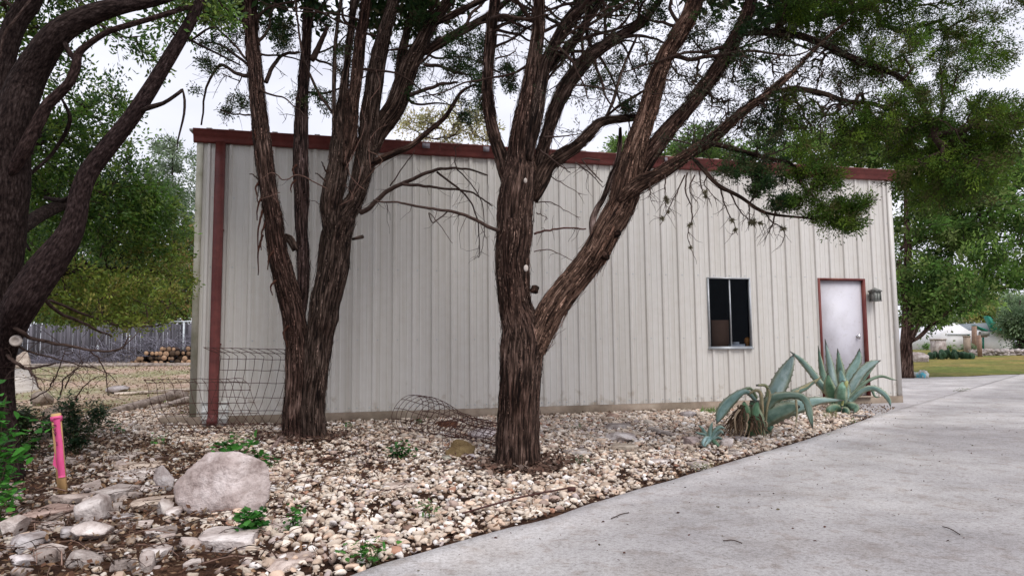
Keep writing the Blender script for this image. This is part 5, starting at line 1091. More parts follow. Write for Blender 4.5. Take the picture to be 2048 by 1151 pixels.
q = [(k * 4 + i, k * 4 + (i + 1) % 4, k * 4 + 4 + (i + 1) % 4, k * 4 + 4 + i) for k in range(n - 1) for i in range(4)] + [(0, 1, 2, 3), (n * 4 - 4, n * 4 - 1, n * 4 - 2, n * 4 - 3)]
ac.add(V, None, q)
for zf, tl in ((.93, .0),): sbox(ac, gs + T_ * (Ls * zf) , hw * 1.15, .017, .02)
V = [gs + T_ * (Ls * .3) - S_ * hw * .9 - Vector((0, .016, 0)), gs + T_ * (Ls * .5) - S_ * hw * .8 - Vector((0, .016, 0)), gs + T_ * (Ls * .34) - S_ * hw * 1.4 - Vector((0, .02, 0)), gs + T_ * (Ls * .28) - S_ * hw * .5 - Vector((0, .018, 0))]
ac.add(V, None, [(0, 2, 1, 3)]); ac.build('ribbon', m_pink, st)
ac = Acc()
def stroke(pts):   # black marker strokes on the face, local coordinates (s across -1..1, t along 0..1)
    for (a, b_), (c, d) in zip(pts[:-1], pts[1:]):
        p0 = gs + S_ * (a * hw) + T_ * (Ls * b_) - Vector((0, .0275, 0)); p1 = gs + S_ * (c * hw) + T_ * (Ls * d) - Vector((0, .0275, 0)); tube(ac, [tuple(p0), tuple(p1)], [.0022, .0022], 4)
stroke([(-.55, .85), (.25, .85), (.3, .83)]); stroke([(-.45, .85), (-.45, .79), (-.1, .775), (.05, .80)])
stroke([(-.35, .765), (-.3, .735), (0, .72), (.15, .74), (.1, .765)]); stroke([(-.2, .715), (.1, .712)])
ac.build('ink_mark', m_ink, st); ac = Acc()
for b_ in (.625, .61, .595, .585): stroke([(0, b_), (.25, b_)])
ac.build('ink_mark', m_ink, st)
# ------------------------------------------------------------------ agaves
def agave_leaf(pts, W, Y0, thick=.012, m=m_agave, fold=.28, tint=(1, 1, 1), tw=0.):
    """pts: (px,py,Y); W: widths in px"""
    n = 22; c = cat_rom([tuple(P(*p_)) for p_ in pts], n); ws = cat_rom([(w_ * Y0 / F * .5, 0, 0) for w_ in W], n)[:, 0]; ws = np.maximum(ws * .92, .0015)
    T, A, B = frames(c); V = []; bk = []; ac = Acc()
    view = unit(np.array([0, 0, CAMZ]) - c)
    for i in range(n):
        nrm = view[i] - T[i] * view[i].dot(T[i]); nrm = unit(nrm); s_ = unit(np.cross(T[i], nrm))
        a2 = tw * i / n; s2 = s_ * math.cos(a2) + nrm * math.sin(a2); n2 = np.cross(s2, T[i]) * -1
        th = thick * (1 - .7 * i / n); f_ = fold * ws[i]; jag = 1 + (.06 if i % 2 else 0)
        V += [c[i] - s2 * ws[i] * jag + n2 * f_, c[i] - s2 * ws[i] * .5 + n2 * f_ * .3, c[i] + n2 * -th * .2, c[i] + s2 * ws[i] * .5 + n2 * f_ * .3, c[i] + s2 * ws[i] * jag + n2 * f_, c[i] + s2 * ws[i] * .5 - n2 * th, c[i] - n2 * th * 1.5, c[i] - s2 * ws[i] * .5 - n2 * th]
        bk += [(x_ + pts[0][0], pts[0][1] * .3, i * .05) for x_ in (-.1, -.05, 0, .05, .1, .05, 0, -.05)]
    q = [(k * 8 + i, k * 8 + (i + 1) % 8, k * 8 + 8 + (i + 1) % 8, k * 8 + 8 + i) for k in range(n - 1) for i in range(8)]
    tv = np.repeat(np.array(tint)[None] * .88, len(V), 0)
    for i in range(n):
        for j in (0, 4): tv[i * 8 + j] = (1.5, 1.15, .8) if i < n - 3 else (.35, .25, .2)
        if i >= n - 2: tv[i * 8:i * 8 + 8] = (.3, .22, .18)
    for i in range(1, n - 2):       # marginal teeth
        for j, sg in ((0, -1), (4, 1)):
            if i % 2: b0 = np.array(V[i * 8 + j]); tip = b0 + (b0 - np.array(V[i * 8 + 2])) * .16 / (1 + .3 * i / n) ; dn = (c[min(n - 1, i + 1)] - c[i]) * .3; ac.add([b0 - dn, tip, b0 + dn], [(0, 1, 2)], None, (.6, .4, .3))
    ac.add(V, None, q + [(0, 1, 2, 3), (4, 5, 6, 7)], tv, bk); return ac
def build_agave(label, base, leaves_, Y0):
    e = empty('agave', base, label, 'agave')
    for L in leaves_:
        pts, W = L[0], L[1]; kw = L[2] if len(L) > 2 else {}
        agave_leaf(pts, W, Y0, **kw).build('leaf', m_agave if 'm' not in kw else kw['m'], e, True)
    return e
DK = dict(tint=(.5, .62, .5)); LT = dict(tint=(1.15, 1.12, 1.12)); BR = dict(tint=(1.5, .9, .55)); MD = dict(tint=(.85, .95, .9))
Ya = 11.6
build_agave('tall blue-green agave standing upright before the white door', (P(1690, 812, Ya).x, Ya, 0), [
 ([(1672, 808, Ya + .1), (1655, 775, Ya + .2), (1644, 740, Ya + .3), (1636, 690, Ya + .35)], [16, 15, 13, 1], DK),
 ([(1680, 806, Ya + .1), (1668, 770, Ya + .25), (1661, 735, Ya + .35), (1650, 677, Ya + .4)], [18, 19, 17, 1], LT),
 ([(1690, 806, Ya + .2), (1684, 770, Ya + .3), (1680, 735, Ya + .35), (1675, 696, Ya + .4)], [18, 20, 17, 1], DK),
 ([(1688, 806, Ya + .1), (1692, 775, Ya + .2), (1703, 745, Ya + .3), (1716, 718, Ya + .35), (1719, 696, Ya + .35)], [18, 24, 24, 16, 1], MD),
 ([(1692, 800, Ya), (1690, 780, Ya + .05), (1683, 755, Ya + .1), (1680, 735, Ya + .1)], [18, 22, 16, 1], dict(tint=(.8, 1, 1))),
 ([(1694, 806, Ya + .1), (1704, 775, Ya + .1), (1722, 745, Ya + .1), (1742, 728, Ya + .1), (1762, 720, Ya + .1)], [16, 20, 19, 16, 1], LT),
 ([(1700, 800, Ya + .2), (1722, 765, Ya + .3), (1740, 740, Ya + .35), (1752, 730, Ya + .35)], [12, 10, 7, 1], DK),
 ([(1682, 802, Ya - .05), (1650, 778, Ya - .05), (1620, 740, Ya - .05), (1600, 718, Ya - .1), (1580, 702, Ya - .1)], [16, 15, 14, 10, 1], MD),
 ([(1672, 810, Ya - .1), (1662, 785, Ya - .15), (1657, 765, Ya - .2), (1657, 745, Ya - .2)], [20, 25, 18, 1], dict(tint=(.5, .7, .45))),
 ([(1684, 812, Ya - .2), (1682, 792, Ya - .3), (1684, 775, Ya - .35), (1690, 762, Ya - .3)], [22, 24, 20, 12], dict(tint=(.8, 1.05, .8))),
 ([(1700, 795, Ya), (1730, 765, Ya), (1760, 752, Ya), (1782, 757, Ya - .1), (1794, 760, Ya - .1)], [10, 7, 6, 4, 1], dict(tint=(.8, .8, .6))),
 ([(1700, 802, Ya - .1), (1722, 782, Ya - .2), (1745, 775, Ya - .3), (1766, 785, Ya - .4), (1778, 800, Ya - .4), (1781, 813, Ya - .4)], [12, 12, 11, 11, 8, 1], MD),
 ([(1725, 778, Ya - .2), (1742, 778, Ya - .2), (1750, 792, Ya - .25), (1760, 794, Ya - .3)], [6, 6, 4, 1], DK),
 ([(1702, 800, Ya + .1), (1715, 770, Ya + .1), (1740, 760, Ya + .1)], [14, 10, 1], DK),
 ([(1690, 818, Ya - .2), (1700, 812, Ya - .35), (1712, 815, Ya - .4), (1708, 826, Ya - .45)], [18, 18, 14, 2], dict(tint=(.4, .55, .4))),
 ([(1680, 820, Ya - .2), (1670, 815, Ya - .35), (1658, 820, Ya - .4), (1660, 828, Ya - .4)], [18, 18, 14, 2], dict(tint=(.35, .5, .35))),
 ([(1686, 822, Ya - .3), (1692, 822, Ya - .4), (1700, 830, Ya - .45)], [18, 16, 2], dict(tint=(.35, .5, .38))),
 ([(1684, 810, Ya - .25), (1692, 768, Ya - .35), (1697, 764, Ya - .3)], [6, 9, 5], dict(tint=(1.6, 1.2, .5))),
], Ya)
Yb = 8.7
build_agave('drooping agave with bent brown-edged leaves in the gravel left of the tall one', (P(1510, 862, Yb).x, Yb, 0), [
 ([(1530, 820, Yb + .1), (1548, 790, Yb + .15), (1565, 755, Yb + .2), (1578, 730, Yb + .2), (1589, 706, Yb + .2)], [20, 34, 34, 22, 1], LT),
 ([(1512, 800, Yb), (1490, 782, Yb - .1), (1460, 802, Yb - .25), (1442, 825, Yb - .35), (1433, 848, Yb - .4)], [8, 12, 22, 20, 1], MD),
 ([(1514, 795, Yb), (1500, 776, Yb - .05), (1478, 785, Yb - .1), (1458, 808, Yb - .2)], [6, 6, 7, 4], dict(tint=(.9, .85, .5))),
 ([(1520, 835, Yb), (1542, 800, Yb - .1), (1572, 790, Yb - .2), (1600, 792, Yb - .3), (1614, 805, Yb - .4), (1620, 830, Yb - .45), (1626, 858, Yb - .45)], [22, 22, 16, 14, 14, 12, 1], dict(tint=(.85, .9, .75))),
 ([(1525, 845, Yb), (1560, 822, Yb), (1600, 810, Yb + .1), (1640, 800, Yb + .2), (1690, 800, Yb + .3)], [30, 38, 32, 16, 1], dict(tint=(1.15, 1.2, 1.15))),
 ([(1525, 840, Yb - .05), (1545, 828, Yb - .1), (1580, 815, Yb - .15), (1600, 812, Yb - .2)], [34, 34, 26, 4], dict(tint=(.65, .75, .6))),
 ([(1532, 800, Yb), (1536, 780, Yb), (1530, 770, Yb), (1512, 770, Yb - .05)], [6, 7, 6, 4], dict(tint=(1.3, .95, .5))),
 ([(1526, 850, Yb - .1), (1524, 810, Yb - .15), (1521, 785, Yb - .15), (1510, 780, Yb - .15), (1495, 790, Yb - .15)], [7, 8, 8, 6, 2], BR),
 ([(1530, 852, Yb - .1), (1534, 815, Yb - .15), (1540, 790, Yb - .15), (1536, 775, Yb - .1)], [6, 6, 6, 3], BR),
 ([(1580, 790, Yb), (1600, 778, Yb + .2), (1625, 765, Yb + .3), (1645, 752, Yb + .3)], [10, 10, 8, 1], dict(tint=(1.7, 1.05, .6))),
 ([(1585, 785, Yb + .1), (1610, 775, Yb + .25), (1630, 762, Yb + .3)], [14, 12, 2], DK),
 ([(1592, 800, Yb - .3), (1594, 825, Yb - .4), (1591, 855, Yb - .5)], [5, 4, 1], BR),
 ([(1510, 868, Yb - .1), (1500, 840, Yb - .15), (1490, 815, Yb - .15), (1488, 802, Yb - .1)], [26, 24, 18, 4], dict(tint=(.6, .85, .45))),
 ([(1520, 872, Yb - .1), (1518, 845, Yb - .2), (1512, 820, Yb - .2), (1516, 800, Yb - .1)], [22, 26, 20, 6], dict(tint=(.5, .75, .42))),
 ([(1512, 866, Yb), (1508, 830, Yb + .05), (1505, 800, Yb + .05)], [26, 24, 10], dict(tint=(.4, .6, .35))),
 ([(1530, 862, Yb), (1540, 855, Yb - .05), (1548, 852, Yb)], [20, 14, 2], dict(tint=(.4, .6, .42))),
], Yb)
# its skirt of dead brown leaves
e = bpy.data.objects[[o.name for o in bpy.data.objects if o.get('category') == 'agave'][-1]]
ac = Acc(); rg = random.Random(4)
for k in range(150):
    px = rg.uniform(1440, 1524); f_ = rg.random(); b0 = P(px * .4 + 1500 * .6, rg.uniform(808, 850), Yb + rg.uniform(-.2, .25)); b1 = Vector((P(px, 860, Yb).x + rg.uniform(-.05, .05), Yb + rg.uniform(-.4, .2), rg.uniform(0, .12)))
    md = (b0 + b1) / 2 + Vector((rg.uniform(-.06, .06), -.06, .05)); p_ = cat_rom([tuple(b0), tuple(md), tuple(b1)], 7); w_ = rg.uniform(.005, .02); s_ = Vector((rg.uniform(.6, 1), rg.uniform(-.5, .5), rg.uniform(-.2, .2))).normalized()
    V = []; 
    for i, q in enumerate(p_): V += [Vector(q) - s_ * w_ * (1 - i / 8), Vector(q) + s_ * w_ * (1 - i / 8)]
    c = rg.choice([(.12, .075, .045), (.2, .13, .08), (.07, .045, .03), (.32, .24, .16)]); ac.add(V, None, [(i * 2, i * 2 + 1, i * 2 + 3, i * 2 + 2) for i in range(6)], c)
ac.build('dead_leaves', m_litter, e)
Yc = 7.9
build_agave('small pale blue agave rosette nearest the driveway', (P(1420, 876, Yc).x, Yc, 0), [
 ([(1420, 874, Yc), (1416, 880, Yc - .08), (1410, 888, Yc - .15), (1406, 898, Yc - .2)], [16, 15, 10, 1], dict(tint=(1.25, 1.35, 1.4))),
 ([(1420, 876, Yc), (1420, 862, Yc), (1423, 850, Yc), (1425, 843, Yc)], [10, 10, 6, 1], MD),
 ([(1422, 876, Yc), (1430, 862, Yc), (1440, 853, Yc), (1452, 858, Yc)], [9, 9, 8, 1], MD),
 ([(1422, 878, Yc), (1432, 868, Yc), (1442, 862, Yc - .05), (1448, 868, Yc - .1)], [9, 9, 7, 1], LT),
 ([(1420, 876, Yc), (1408, 862, Yc + .1), (1404, 856, Yc + .1), (1396, 848, Yc + .1)], [8, 8, 6, 1], MD),
 ([(1418, 876, Yc), (1408, 868, Yc), (1398, 866, Yc), (1390, 862, Yc)], [8, 7, 5, 1], MD),
 ([(1426, 880, Yc), (1434, 888, Yc - .1), (1444, 896, Yc - .15)], [10, 9, 1], dict(tint=(.7, .9, .6))),
 ([(1419, 876, Yc), (1412, 876, Yc - .1), (1406, 886, Yc - .2), (1410, 894, Yc - .22)], [10, 10, 8, 1], dict(tint=(1.2, 1.3, 1.35))),
 ([(1424, 878, Yc), (1436, 874, Yc), (1448, 880, Yc - .05)], [8, 7, 1], MD)], Yc)
# ------------------------------------------------------------------ small plants
def weed(label, x0, x1, y0, y1, n, leaf, cols, name='weed', cat='weed', seed=0, group=None, stem_n=7, aspect=.75, dome=True):
    rg = np.random.default_rng(seed + int(x0) + 500); g = G((x0 + x1) / 2, y1 - (y1 - y0) * .12); sc = g.y / F; hw_ = (x1 - x0) / 2 * sc; H = (y1 - y0) * sc * .85
    ac = Acc(); tips = []
    for k in range(stem_n):
        a = rg.uniform(0, 6.28); f_ = rg.uniform(.2, 1); tip = np.array([g.x + math.cos(a) * hw_ * f_, g.y + math.sin(a) * hw_ * .6 * f_, g.z + H * (1.0 - .5 * f_ * dome) * rg.uniform(.7, 1)])
        b0 = np.array([g.x, g.y, g.z]) + rg.normal(size=3) * [.02, .02, 0]; p_ = cat_rom([b0, (b0 + tip) / 2 + [0, 0, H * .15], tip], 6); tube(ac, p_, np.linspace(.003, .0012, 6), 4, (.12, .14, .05)); tips.append(p_)
    P_ = np.array([tips[rg.integers(stem_n)][rg.integers(1, 6)] for _ in range(n)]) + rg.normal(size=(n, 3)) * leaf * .7
    P_[:, 2] = np.maximum(P_[:, 2], g.z + .01)
    d = unit(rg.normal(size=(n, 3)) * [1, 1, .35]); wv = unit(np.cross(d, [0, 0, 1.]) + rg.normal(size=(n, 3)) * .25); L = leaf * rg.uniform(.6, 1.3, n)
    c = np.array(cols)[rg.integers(0, len(cols), n)] * rg.uniform(.75, 1.25, (n, 1))
    # six-sided leaf blades
    W_ = L * aspect * .5; prof_ = [(0, 0), (.25, .8), (.6, 1), (1, 0), (.6, -1), (.25, -.8)]
    nn = unit(np.cross(d, wv)); V = np.stack([P_ + d * (L * a)[:, None] + wv * (W_ * b)[:, None] - nn * (L * .12 * abs(b))[:, None] for a, b in prof_], 1).reshape(-1, 3)
    k = np.arange(n)[:, None] * 6; q = np.concatenate([k + [0, 1, 2, 5], k + [5, 2, 3, 4]]); ac.add(V, None, q, np.repeat(c, 6, 0))
    return tag(ac.build(name, m_leaf), label, cat, group)
BG = [(.05, .2, .03), (.08, .27, .045), (.035, .13, .025), (.1, .3, .06)]
weed('wide bright green weed clump behind the large boulder', 425, 520, 868, 925, 150, .075, BG, stem_n=12)
weed('green weed trailing at the right shoulder of the large boulder', 500, 552, 905, 944, 70, .06, BG)
weed('round-leaved clover clump at the right end of the long white stone', 462, 535, 1013, 1084, 150, .045, [(.03, .13, .025), (.05, .19, .03), (.07, .24, .04)], aspect=1.0, stem_n=12)
weed('upright curly green sprig beside the sunken paving slab', 556, 622, 1012, 1068, 70, .04, BG, stem_n=4, dome=False)
weed('dark green weed in the gravel midway between the two cedars', 763, 836, 878, 924, 160, .045, [(.03, .12, .025), (.05, .17, .035), (.025, .09, .02)], stem_n=10)
weed('thin pale sprig in the gravel left of the steel rod', 840, 880, 998, 1052, 34, .035, [(.1, .2, .06), (.16, .26, .1)], stem_n=4, dome=False, aspect=.4)
weed('scattered light green seedlings at the bottom edge by the driveway', 690, 795, 1068, 1140, 60, .04, [(.1, .28, .05), (.16, .34, .1), (.05, .2, .03)], stem_n=8)
weed('small green seedling in the gravel left of the boulder', 303, 338, 868, 892, 26, .05, BG)
weed('tiny green tuft right of the left cedar near the wall', 690, 712, 836, 862, 26, .05, [(.04, .14, .03), (.06, .18, .04)])
weed('tiny green plant under the left end of the wire coil', 828, 850, 834, 852, 24, .05, [(.04, .14, .03), (.06, .18, .04)])
weed('small grey-green plant right of the middle cedar', 1145, 1162, 846, 862, 20, .04, [(.08, .14, .06), (.1, .17, .08)])
weed('wispy grey-green plant in the gravel before the flat grey stone', 1140, 1180, 908, 936, 26, .045, [(.12, .16, .09), (.16, .2, .12)], aspect=.35)
weed('yellow-green moss patch at the driveway edge below the agave', 1372, 1440, 918, 944, 60, .03, [(.2, .24, .07), (.3, .28, .14)], aspect=.4, stem_n=6)
weed('single small plant at the soil edge left of the gravel', 232, 246, 846, 872, 16, .05, BG, stem_n=3)
weed('little weed between tall agave and driveway', 1690, 1722, 836, 848, 20, .04, [(.14, .22, .05)], aspect=.4)
weed('flat weed on the concrete joint near the lawn', 1905, 1945, 776, 785, 40, .06, [(.2, .24, .07)], aspect=.3)
weed('tiny weed on the driveway below the agaves', 1646, 1662, 868, 875, 14, .03, [(.08, .16, .05)], aspect=.5)
weed('leafy bright green shrub at the lower left edge before the oak', -110, 78, 745, 1075, 330, .075, [(.06, .24, .03), (.09, .32, .05), (.04, .15, .025)], name='shrub', cat='shrub', stem_n=12)
weed('low green sprigs at the left edge under the bright shrub', -80, 40, 930, 1090, 90, .05, [(.06, .22, .03), (.09, .28, .04)], name='shrub', cat='shrub', stem_n=8)
weed('dark evergreen undergrowth right of the pink stake', 70, 235, 770, 930, 2600, .05, [(.02, .05, .025), (.035, .075, .035), (.05, .09, .04)], name='shrub', cat='shrub', stem_n=16, aspect=.35)
weed('dark brown-green undergrowth behind the stake and the oak trunk', -30, 125, 780, 935, 1800, .05, [(.03, .055, .02), (.06, .06, .03), (.05, .09, .03)], name='shrub', cat='shrub', stem_n=12, aspect=.4)
def grass(label, x0, x1, y1, n, L, cols, name='grass_tuft'):
    rg = np.random.default_rng(int(x0)); px = rg.uniform(x0, x1, n); B_ = np.array([tuple(G(a, y1 + rg.uniform(-3, 3))) for a in px]); d = unit(rg.normal(size=(n, 3)) * [.45, .45, .1] + [0, 0, 1]); l_ = L * rg.uniform(.4, 1.2, n)
    V, q = quads(B_, d, unit(np.cross(d, rg.normal(size=(n, 3)))), l_, np.full(n, .007)); c = np.repeat(np.array(cols)[rg.integers(0, len(cols), n)], 4, 0)
    return tag(mk(name, V, None, q, m_leaf, col=c), label, 'grass')
grass('fresh green grass tuft against the foundation below the window', 1402, 1436, 826, 240, .12, [(.1, .28, .04), (.18, .32, .08), (.3, .3, .15)])
grass('dry grass blades beside the tall agave', 1650, 1675, 836, 40, .15, [(.3, .28, .12), (.2, .25, .08)])
# ------------------------------------------------------------------ wire netting, rod, sticks
def wires(name, label, surf, ur, vr, nu, nv, r=.004, cat='wire'):
    ac = Acc(); fu = np.linspace(*ur, 40); fv = np.linspace(*vr, 40)
    for a in np.linspace(*ur, nu): tube(ac, np.array([surf(a, b_) for b_ in fv]), r, 4, cap=False)
    for b_ in np.linspace(*vr, nv): tube(ac, np.array([surf(a, b_) for a in fu]), r, 4, cap=False)
    return tag(ac.build(name, m_rust), label, cat)
Yw = 9.35
csec = [(.02, 1.02), (.16, .93), (.3, .76), (.38, .52), (.36, .28), (.22, .08), (0, .02), (-.2, .07), (-.36, .24), (-.4, .42), (-.34, .6), (-.3, .66)]
cs = cat_rom([(a * 1.1, b_ * 1.13, 0) for a, b_ in csec], 200)
def roll1(u_, v_):
    k = min(199, int(v_ * 199)); y, z = cs[k][:2]; t = v_ / 1.0
    xl = P(440, 800, Yw).x * (1 - t) + P(312, 800, Yw).x * t; w_ = 1.4
    if t < .1: xl -= .25 * (1 - t / .1)
    w2 = w_ * (1 - .12 * t)
    return np.array([xl + u_ * w2 + .012 * mnoise.noise((u_ * 9, v_ * 14, 0)), Yw + y + u_ * .1 + .012 * mnoise.noise((u_ * 7, v_ * 11, 4)), z + .012 * mnoise.noise((u_ * 8, v_ * 12, 8)) - .05 * u_ * (1 - t)])
wires('wire_netting', 'rusty curled wire netting standing before the downspout beside the left cedar', roll1, (0, 1), (0, 1), 13, 17)
def roll2(u_, v_):
    c = P(815 + 215 * u_, 822, 9.55 - 1.75 * u_); r = .235 * (1 - .55 * u_) * (1 + .1 * math.sin(u_ * 9)); a = v_ * 2 * math.pi; dx, dy = .64, -.77
    return np.array([c.x - dy * r * math.cos(a) * (1 + .5 * u_) + .06 * math.sin(a), c.y + dx * r * math.cos(a), max(.03, .02 + r * (1 - .25 * u_) * (1 + math.sin(a)) + .02 * mnoise.noise((u_ * 9, v_ * 5, 3)))])
wires('wire_coil', 'low collapsed coil of rusty wire mesh lying between the two cedars', roll2, (0, 1), (0, 1), 22, 12)
def flat1(u_, v_):
    c = P(560 + 330 * u_, 0, 1) ; g = G(500 + 360 * u_ - 60 * v_, 880 + 120 * v_ + 10 * u_)
    return np.array([g.x, g.y, g.z + .06 + .05 * mnoise.noise((u_ * 4, v_ * 4, 5)) + .05 * math.sin(u_ * 9 + v_ * 5)])
wires('flattened_wire', 'thin rusty wire mesh lying flat on the gravel around the left cedar', flat1, (0, 1), (0, 1), 12, 9, .0024)
def flat2(u_, v_):
    g = G(885 + 110 * u_, 846 + 56 * v_); return np.array([g.x, g.y, g.z + .05 + .16 * math.sin(math.pi * v_) * math.sin(math.pi * (.2 + .7 * u_)) + .02 * mnoise.noise((u_ * 6, v_ * 6, 1))])
wires('bent_wire', 'arched scrap of wire mesh over the stones just left of the middle cedar', flat2, (0, 1), (0, 1), 9, 7, .0026)
ac = Acc(); a = G(925, 1038); b_ = G(1138, 991); tube(ac, cat_rom([tuple(a + Vector((0, 0, .04))), tuple((a + b_) / 2 + Vector((0, 0, .065))), tuple(b_ + Vector((0, 0, .06)))], 20), .0065, 8)
ac.box(b_ + Vector((.02, 0, .05)), (.03, .02, .015)); tag(ac.build('steel_rod', m_rust, None, True), 'thin rusty steel rod lying on the gravel beside the driveway', 'rod')
ac = Acc(); rg = random.Random(12)
for k in range(420):
    px = rg.uniform(-20, 560) if k < 330 else rg.uniform(560, 1500); py = rg.uniform(850, 1145) if k < 330 else rg.uniform(850, 960); g = G(px, py)
    if edge_side(g.x, g.y) < .05: continue
    a = rg.uniform(0, 6.28); L = rg.uniform(.06, .35); p0 = np.array(g) + [0, 0, .03]; d = np.array([math.cos(a), math.sin(a), 0]); m_ = p0 + d * L / 2 + [0, 0, rg.uniform(.0, .05)]; p1 = p0 + d * L + [rg.uniform(-.03, .03), 0, rg.uniform(0, .03)]
    c = rg.choice([.6, 1, 1.6, 3, 4.5]); tube(ac, cat_rom([p0, m_, p1], 6), np.linspace(rg.uniform(.002, .005), .0012, 6), 4, (c, c * .97, c * .92))
tag(ac.build('fallen_twigs', m_twig), 'dead twigs scattered over soil and gravel', 'twigs', kind='stuff')
for (x0, y0, x1_, y1, l) in ((1222, 1036, 1258, 1024, 'longer thin dark twig lying on the driveway near the edge'), (1446, 1080, 1484, 1085, 'short dark twig in the middle of the driveway'), (1885, 1052, 1920, 1068, 'dark twig on the driveway at lower right')):
    a = hit_z(x0, y0, .036); b_ = hit_z(x1_, y1, .036); ac = Acc(); tube(ac, cat_rom([tuple(a), tuple((a + b_) / 2 + Vector((.01, .02, .004))), tuple(b_)], 8), .003, 5); tag(ac.build('twig', m_twig), l, 'twig')
# ------------------------------------------------------------------ right distance
def slab(ac, pts, y0, y1):   # vertical prism from an x-z outline
    n = len(pts); V = [(x, y0, z) for x, z in pts] + [(x, y1, z) for x, z in pts]; bm = bmesh.new(); vs = [bm.verts.new(v) for v in V]
    bm.faces.new(vs[:n]); bm.faces.new(vs[n:][::-1]); [bm.faces.new((vs[i], vs[(i + 1) % n], vs[n + (i + 1) % n], vs[n + i])) for i in range(n)]; bmesh.ops.recalc_face_normals(bm, faces=bm.faces); bmesh.ops.triangulate(bm, faces=bm.faces)
    bm.verts.index_update(); ac.add([v.co[:] for v in bm.verts], [[v.index for v in f.verts] for f in bm.faces]); bm.free()
YH = 78.
def xz(px, py, Y=YH): p_ = P(px, py, Y); return (p_.x, p_.z)
ho = empty('white_house', P(1960, 700, YH), 'white house with bright green gable trim across the lawn', 'house')
ac = Acc(); slab(ac, [xz(1890, 702), xz(1890, 668), xz(1925, 645), xz(1962, 668), xz(1962, 702)], YH + 1, YH + 8); slab(ac, [xz(1962.5, 702), xz(1962.5, 660), xz(1974, 662), xz(1990, 663), xz(2026, 676), xz(2026, 702)], YH, YH + 8); ac.build('wall', m_housew, ho)
ac = Acc(); slab(ac, [xz(1974, 645), xz(2002, 646), xz(2030, 676), xz(2012, 671), xz(1986, 661)], YH - .6, YH + 7); ac.build('roof', m_roofg, ho)
ac = Acc(); slab(ac, [xz(1958, 632), xz(1964, 634), xz(1986, 659), xz(1984, 663), xz(1972, 661)], YH - 1.4, YH - .65); slab(ac, [xz(1984, 659), xz(2012, 670), xz(2012, 673), xz(1984, 663)], YH - 1.2, YH - .66); slab(ac, [xz(1938, 650), xz(1964, 660), xz(1964, 664), xz(1950, 658)], YH - 1, YH - .3); ac.build('gable_trim', m_green, ho)
ac = Acc(); slab(ac, [xz(1964, 672), xz(1967, 672), xz(1967, 698), xz(1964, 698)], YH - .1, YH - .03); ac.build('door', m_green, ho); ac = Acc(); slab(ac, [xz(1947, 667), xz(1950, 667), xz(1950, 672), xz(1947, 672)], YH + .9, YH + .97); ac.build('shutter', m_green, ho)
ac = Acc(); slab(ac, [xz(1905, 667), xz(1952, 667), xz(1952, 668.2), xz(1905, 668.2)], YH + .85, YH + .97); ac.build('eave', m_roofg, ho)
ac = Acc(); slab(ac, [xz(1937, 652), xz(1942, 652), xz(1942, 700), xz(1937, 700)], YH - 1, YH - .5); ac.build('porch_post', m_brick, ho)
ac = Acc(); slab(ac, [xz(2026, 700), xz(2026, 684), xz(2060, 682), xz(2060, 700)], YH + .5, YH + 3); tag(ac.build('garden_shed', m_fence), 'low grey shed at the right edge beside the white house', 'shed')
YM = 41.
mb = empty('mailbox', P(1960, 698, YM), 'grey mailbox on a reddish post across the lawn', 'mailbox')
ac = Acc(); c = P(1968, 667, YM); pr = [(c.x - .22 + .44 * i, 0, 0) for i in (0, 1)]
V = []; ns = 9
for yy in (0, 1):
    for k in range(ns): a = math.pi * k / (ns - 1); V.append((c.x - .24 + .48 * yy, YM + .13 * math.cos(a), c.z + .02 + .12 * math.sin(a)))
    V += [(c.x - .24 + .48 * yy, YM - .13, c.z - .14), (c.x - .24 + .48 * yy, YM + .13, c.z - .14)]
n_ = ns + 2; ac.add(V, [(0, i, i + 1) for i in range(1, n_ - 1)] + [(n_, n_ + i + 1, n_ + i) for i in range(1, n_ - 1)], [(i, (i + 1) % n_, n_ + (i + 1) % n_, n_ + i) for i in range(n_)]); ac.build('box', m_pew, mb)
ac = Acc(); zb = terr(c.x, YM); pc = P(1958, 680, YM); ac.box((pc.x, YM, (zb + pc.z + .3) / 2), (.09, .09, (pc.z + .3 - zb) / 2)); ac.box((c.x - .1, YM, c.z - .17), (.25, .06, .03)); ac.build('post', m_brick, mb)
def pillar(px0, px1, y0, y1, Y, label, m, name='pillar', cat='pillar'):
    a = P(px0, y1, Y); b_ = P(px1, y0, Y); ac = Acc(); zb = terr(a.x, Y) - .05; w_ = (b_.x - a.x) / 2; ac.box(((a.x + b_.x) / 2, Y, (zb + b_.z) / 2), (w_, w_, (b_.z - zb) / 2)); ac.box(((a.x + b_.x) / 2, Y, b_.z + .03), (w_ * 1.15, w_ * 1.15, .035)); return tag(ac.build(name, m), label, cat)
pillar(1867, 1886, 679, 700, 42, 'white stone gate pillar behind the prickly pear', m_rock); pillar(1930, 1938, 673, 692, 44, 'slim tan gate pillar left of the mailbox', m_found)
# dry stone wall: stones are pattern of one wall
ac = Acc(); rg = random.Random(3)
for k in range(260):
    px = rg.uniform(1945, 2070); V, Fc = TEMPL[k % 28]; s_ = rg.uniform(.09, .2); x = P(px, 700, 43).x; z = terr(x, 43) + rg.uniform(0, .32); ac.add(V * [s_ * 1.3, s_, s_ * .7] + [x, 43 + rg.uniform(-.2, .2), z], Fc, None, np.ones(3) * rg.uniform(.6, 1.1))
tag(ac.build('stone_wall', m_rock), 'low dry stone wall at the far side of the lawn', 'wall')
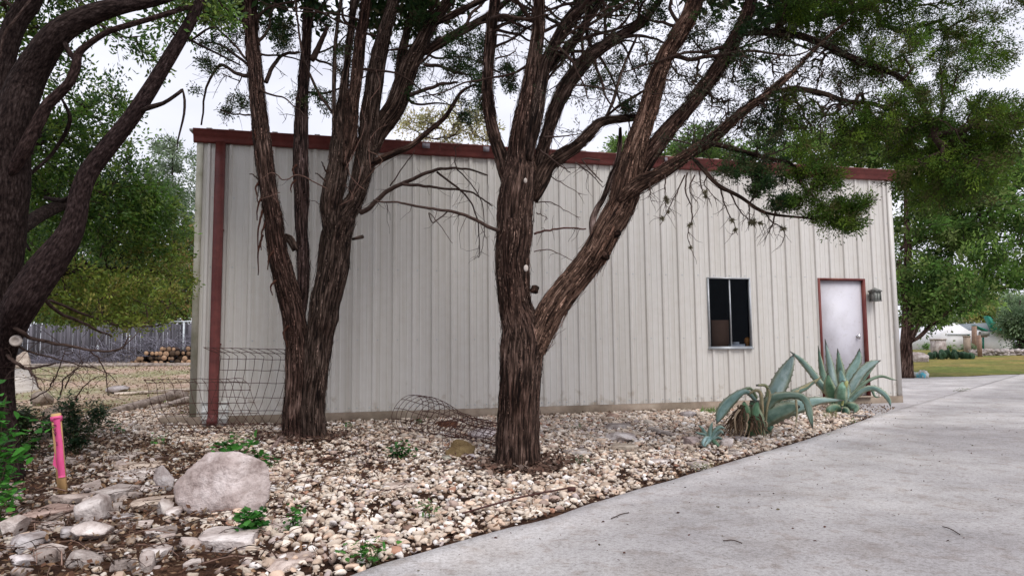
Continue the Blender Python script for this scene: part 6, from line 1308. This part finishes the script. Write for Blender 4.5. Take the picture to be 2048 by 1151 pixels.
# prickly pear
ac = Acc(); rg = random.Random(8)
for k in range(46):
    px = rg.uniform(1858, 1945); g = P(px, 712, 38); zb = terr(g.x, 38); s_ = rg.uniform(.11, .19); V, Fc = ICO[2]; a = rg.uniform(0, 3.1); v = V * [s_, .03, s_ * 1.25]; v = v @ np.array([[math.cos(a), math.sin(a), 0], [-math.sin(a), math.cos(a), 0], [0, 0, 1]]); c = rg.uniform(.5, 1.1)
    ac.add(v + [g.x, 38 + rg.uniform(-.4, .4), zb + .12 + rg.uniform(0, .3) * (1 - abs(px - 1895) / 60)], Fc, None, (.07 * c, .15 * c, .08 * c))
tag(ac.build('prickly_pear', m_leaf), 'prickly pear cactus clump on the lawn before the gate pillar', 'cactus')
rock(1815, 1862, 702, 724, .9, 'large grey rock behind the trunk of the right end cedar', (.7, .68, .68), group=None, name='boulder', cat='boulder', nz=.1)
for (x0, x1_, y0, y1, l, cc) in ((1835, 1870, 684, 702, 'bright green shrub behind the large grey rock', [(.14, .28, .06)]), (1885, 1912, 688, 704, 'yellow-green shrub between the gate pillars', [(.2, .3, .08)]), (1915, 1962, 684, 712, 'grey-green bushy shrub in front of the mailbox post', [(.18, .25, .12), (.24, .3, .18)])):
    weed(l, x0, x1_, y0, y1, 260, .2, cc, name='shrub', cat='shrub', stem_n=10)
# bags by the cedar
def bag(px0, px1, y0, y1, label, m, sd):
    g = G((px0 + px1) / 2, y1); sc = g.y / F; V, Fc = rockshape(3, sd, 5, .7, .2); V = V * [(px1 - px0) / 2 * sc * 1.1, .25, (y1 - y0) * sc * .75]; o = mk('plastic_bag', V, Fc, None, m, smooth=True); o.location = (g.x, g.y + .2, g.z + (y1 - y0) * sc * .45); tag(o, label, 'bag')
bag(1803, 1830, 748, 757, 'flat white bag nearest the shed corner on the concrete', m_white, 5); bag(1824, 1848, 745, 755, 'crumpled white bag between the flat bag and the blue one', m_white, 6)
bag(1846, 1862, 742, 757, 'white and blue bag at the right end of the bags', m_white, 7); bag(1845, 1856, 745, 757, 'light blue bag with a white rim by the lawn edge', m_blue, 8)
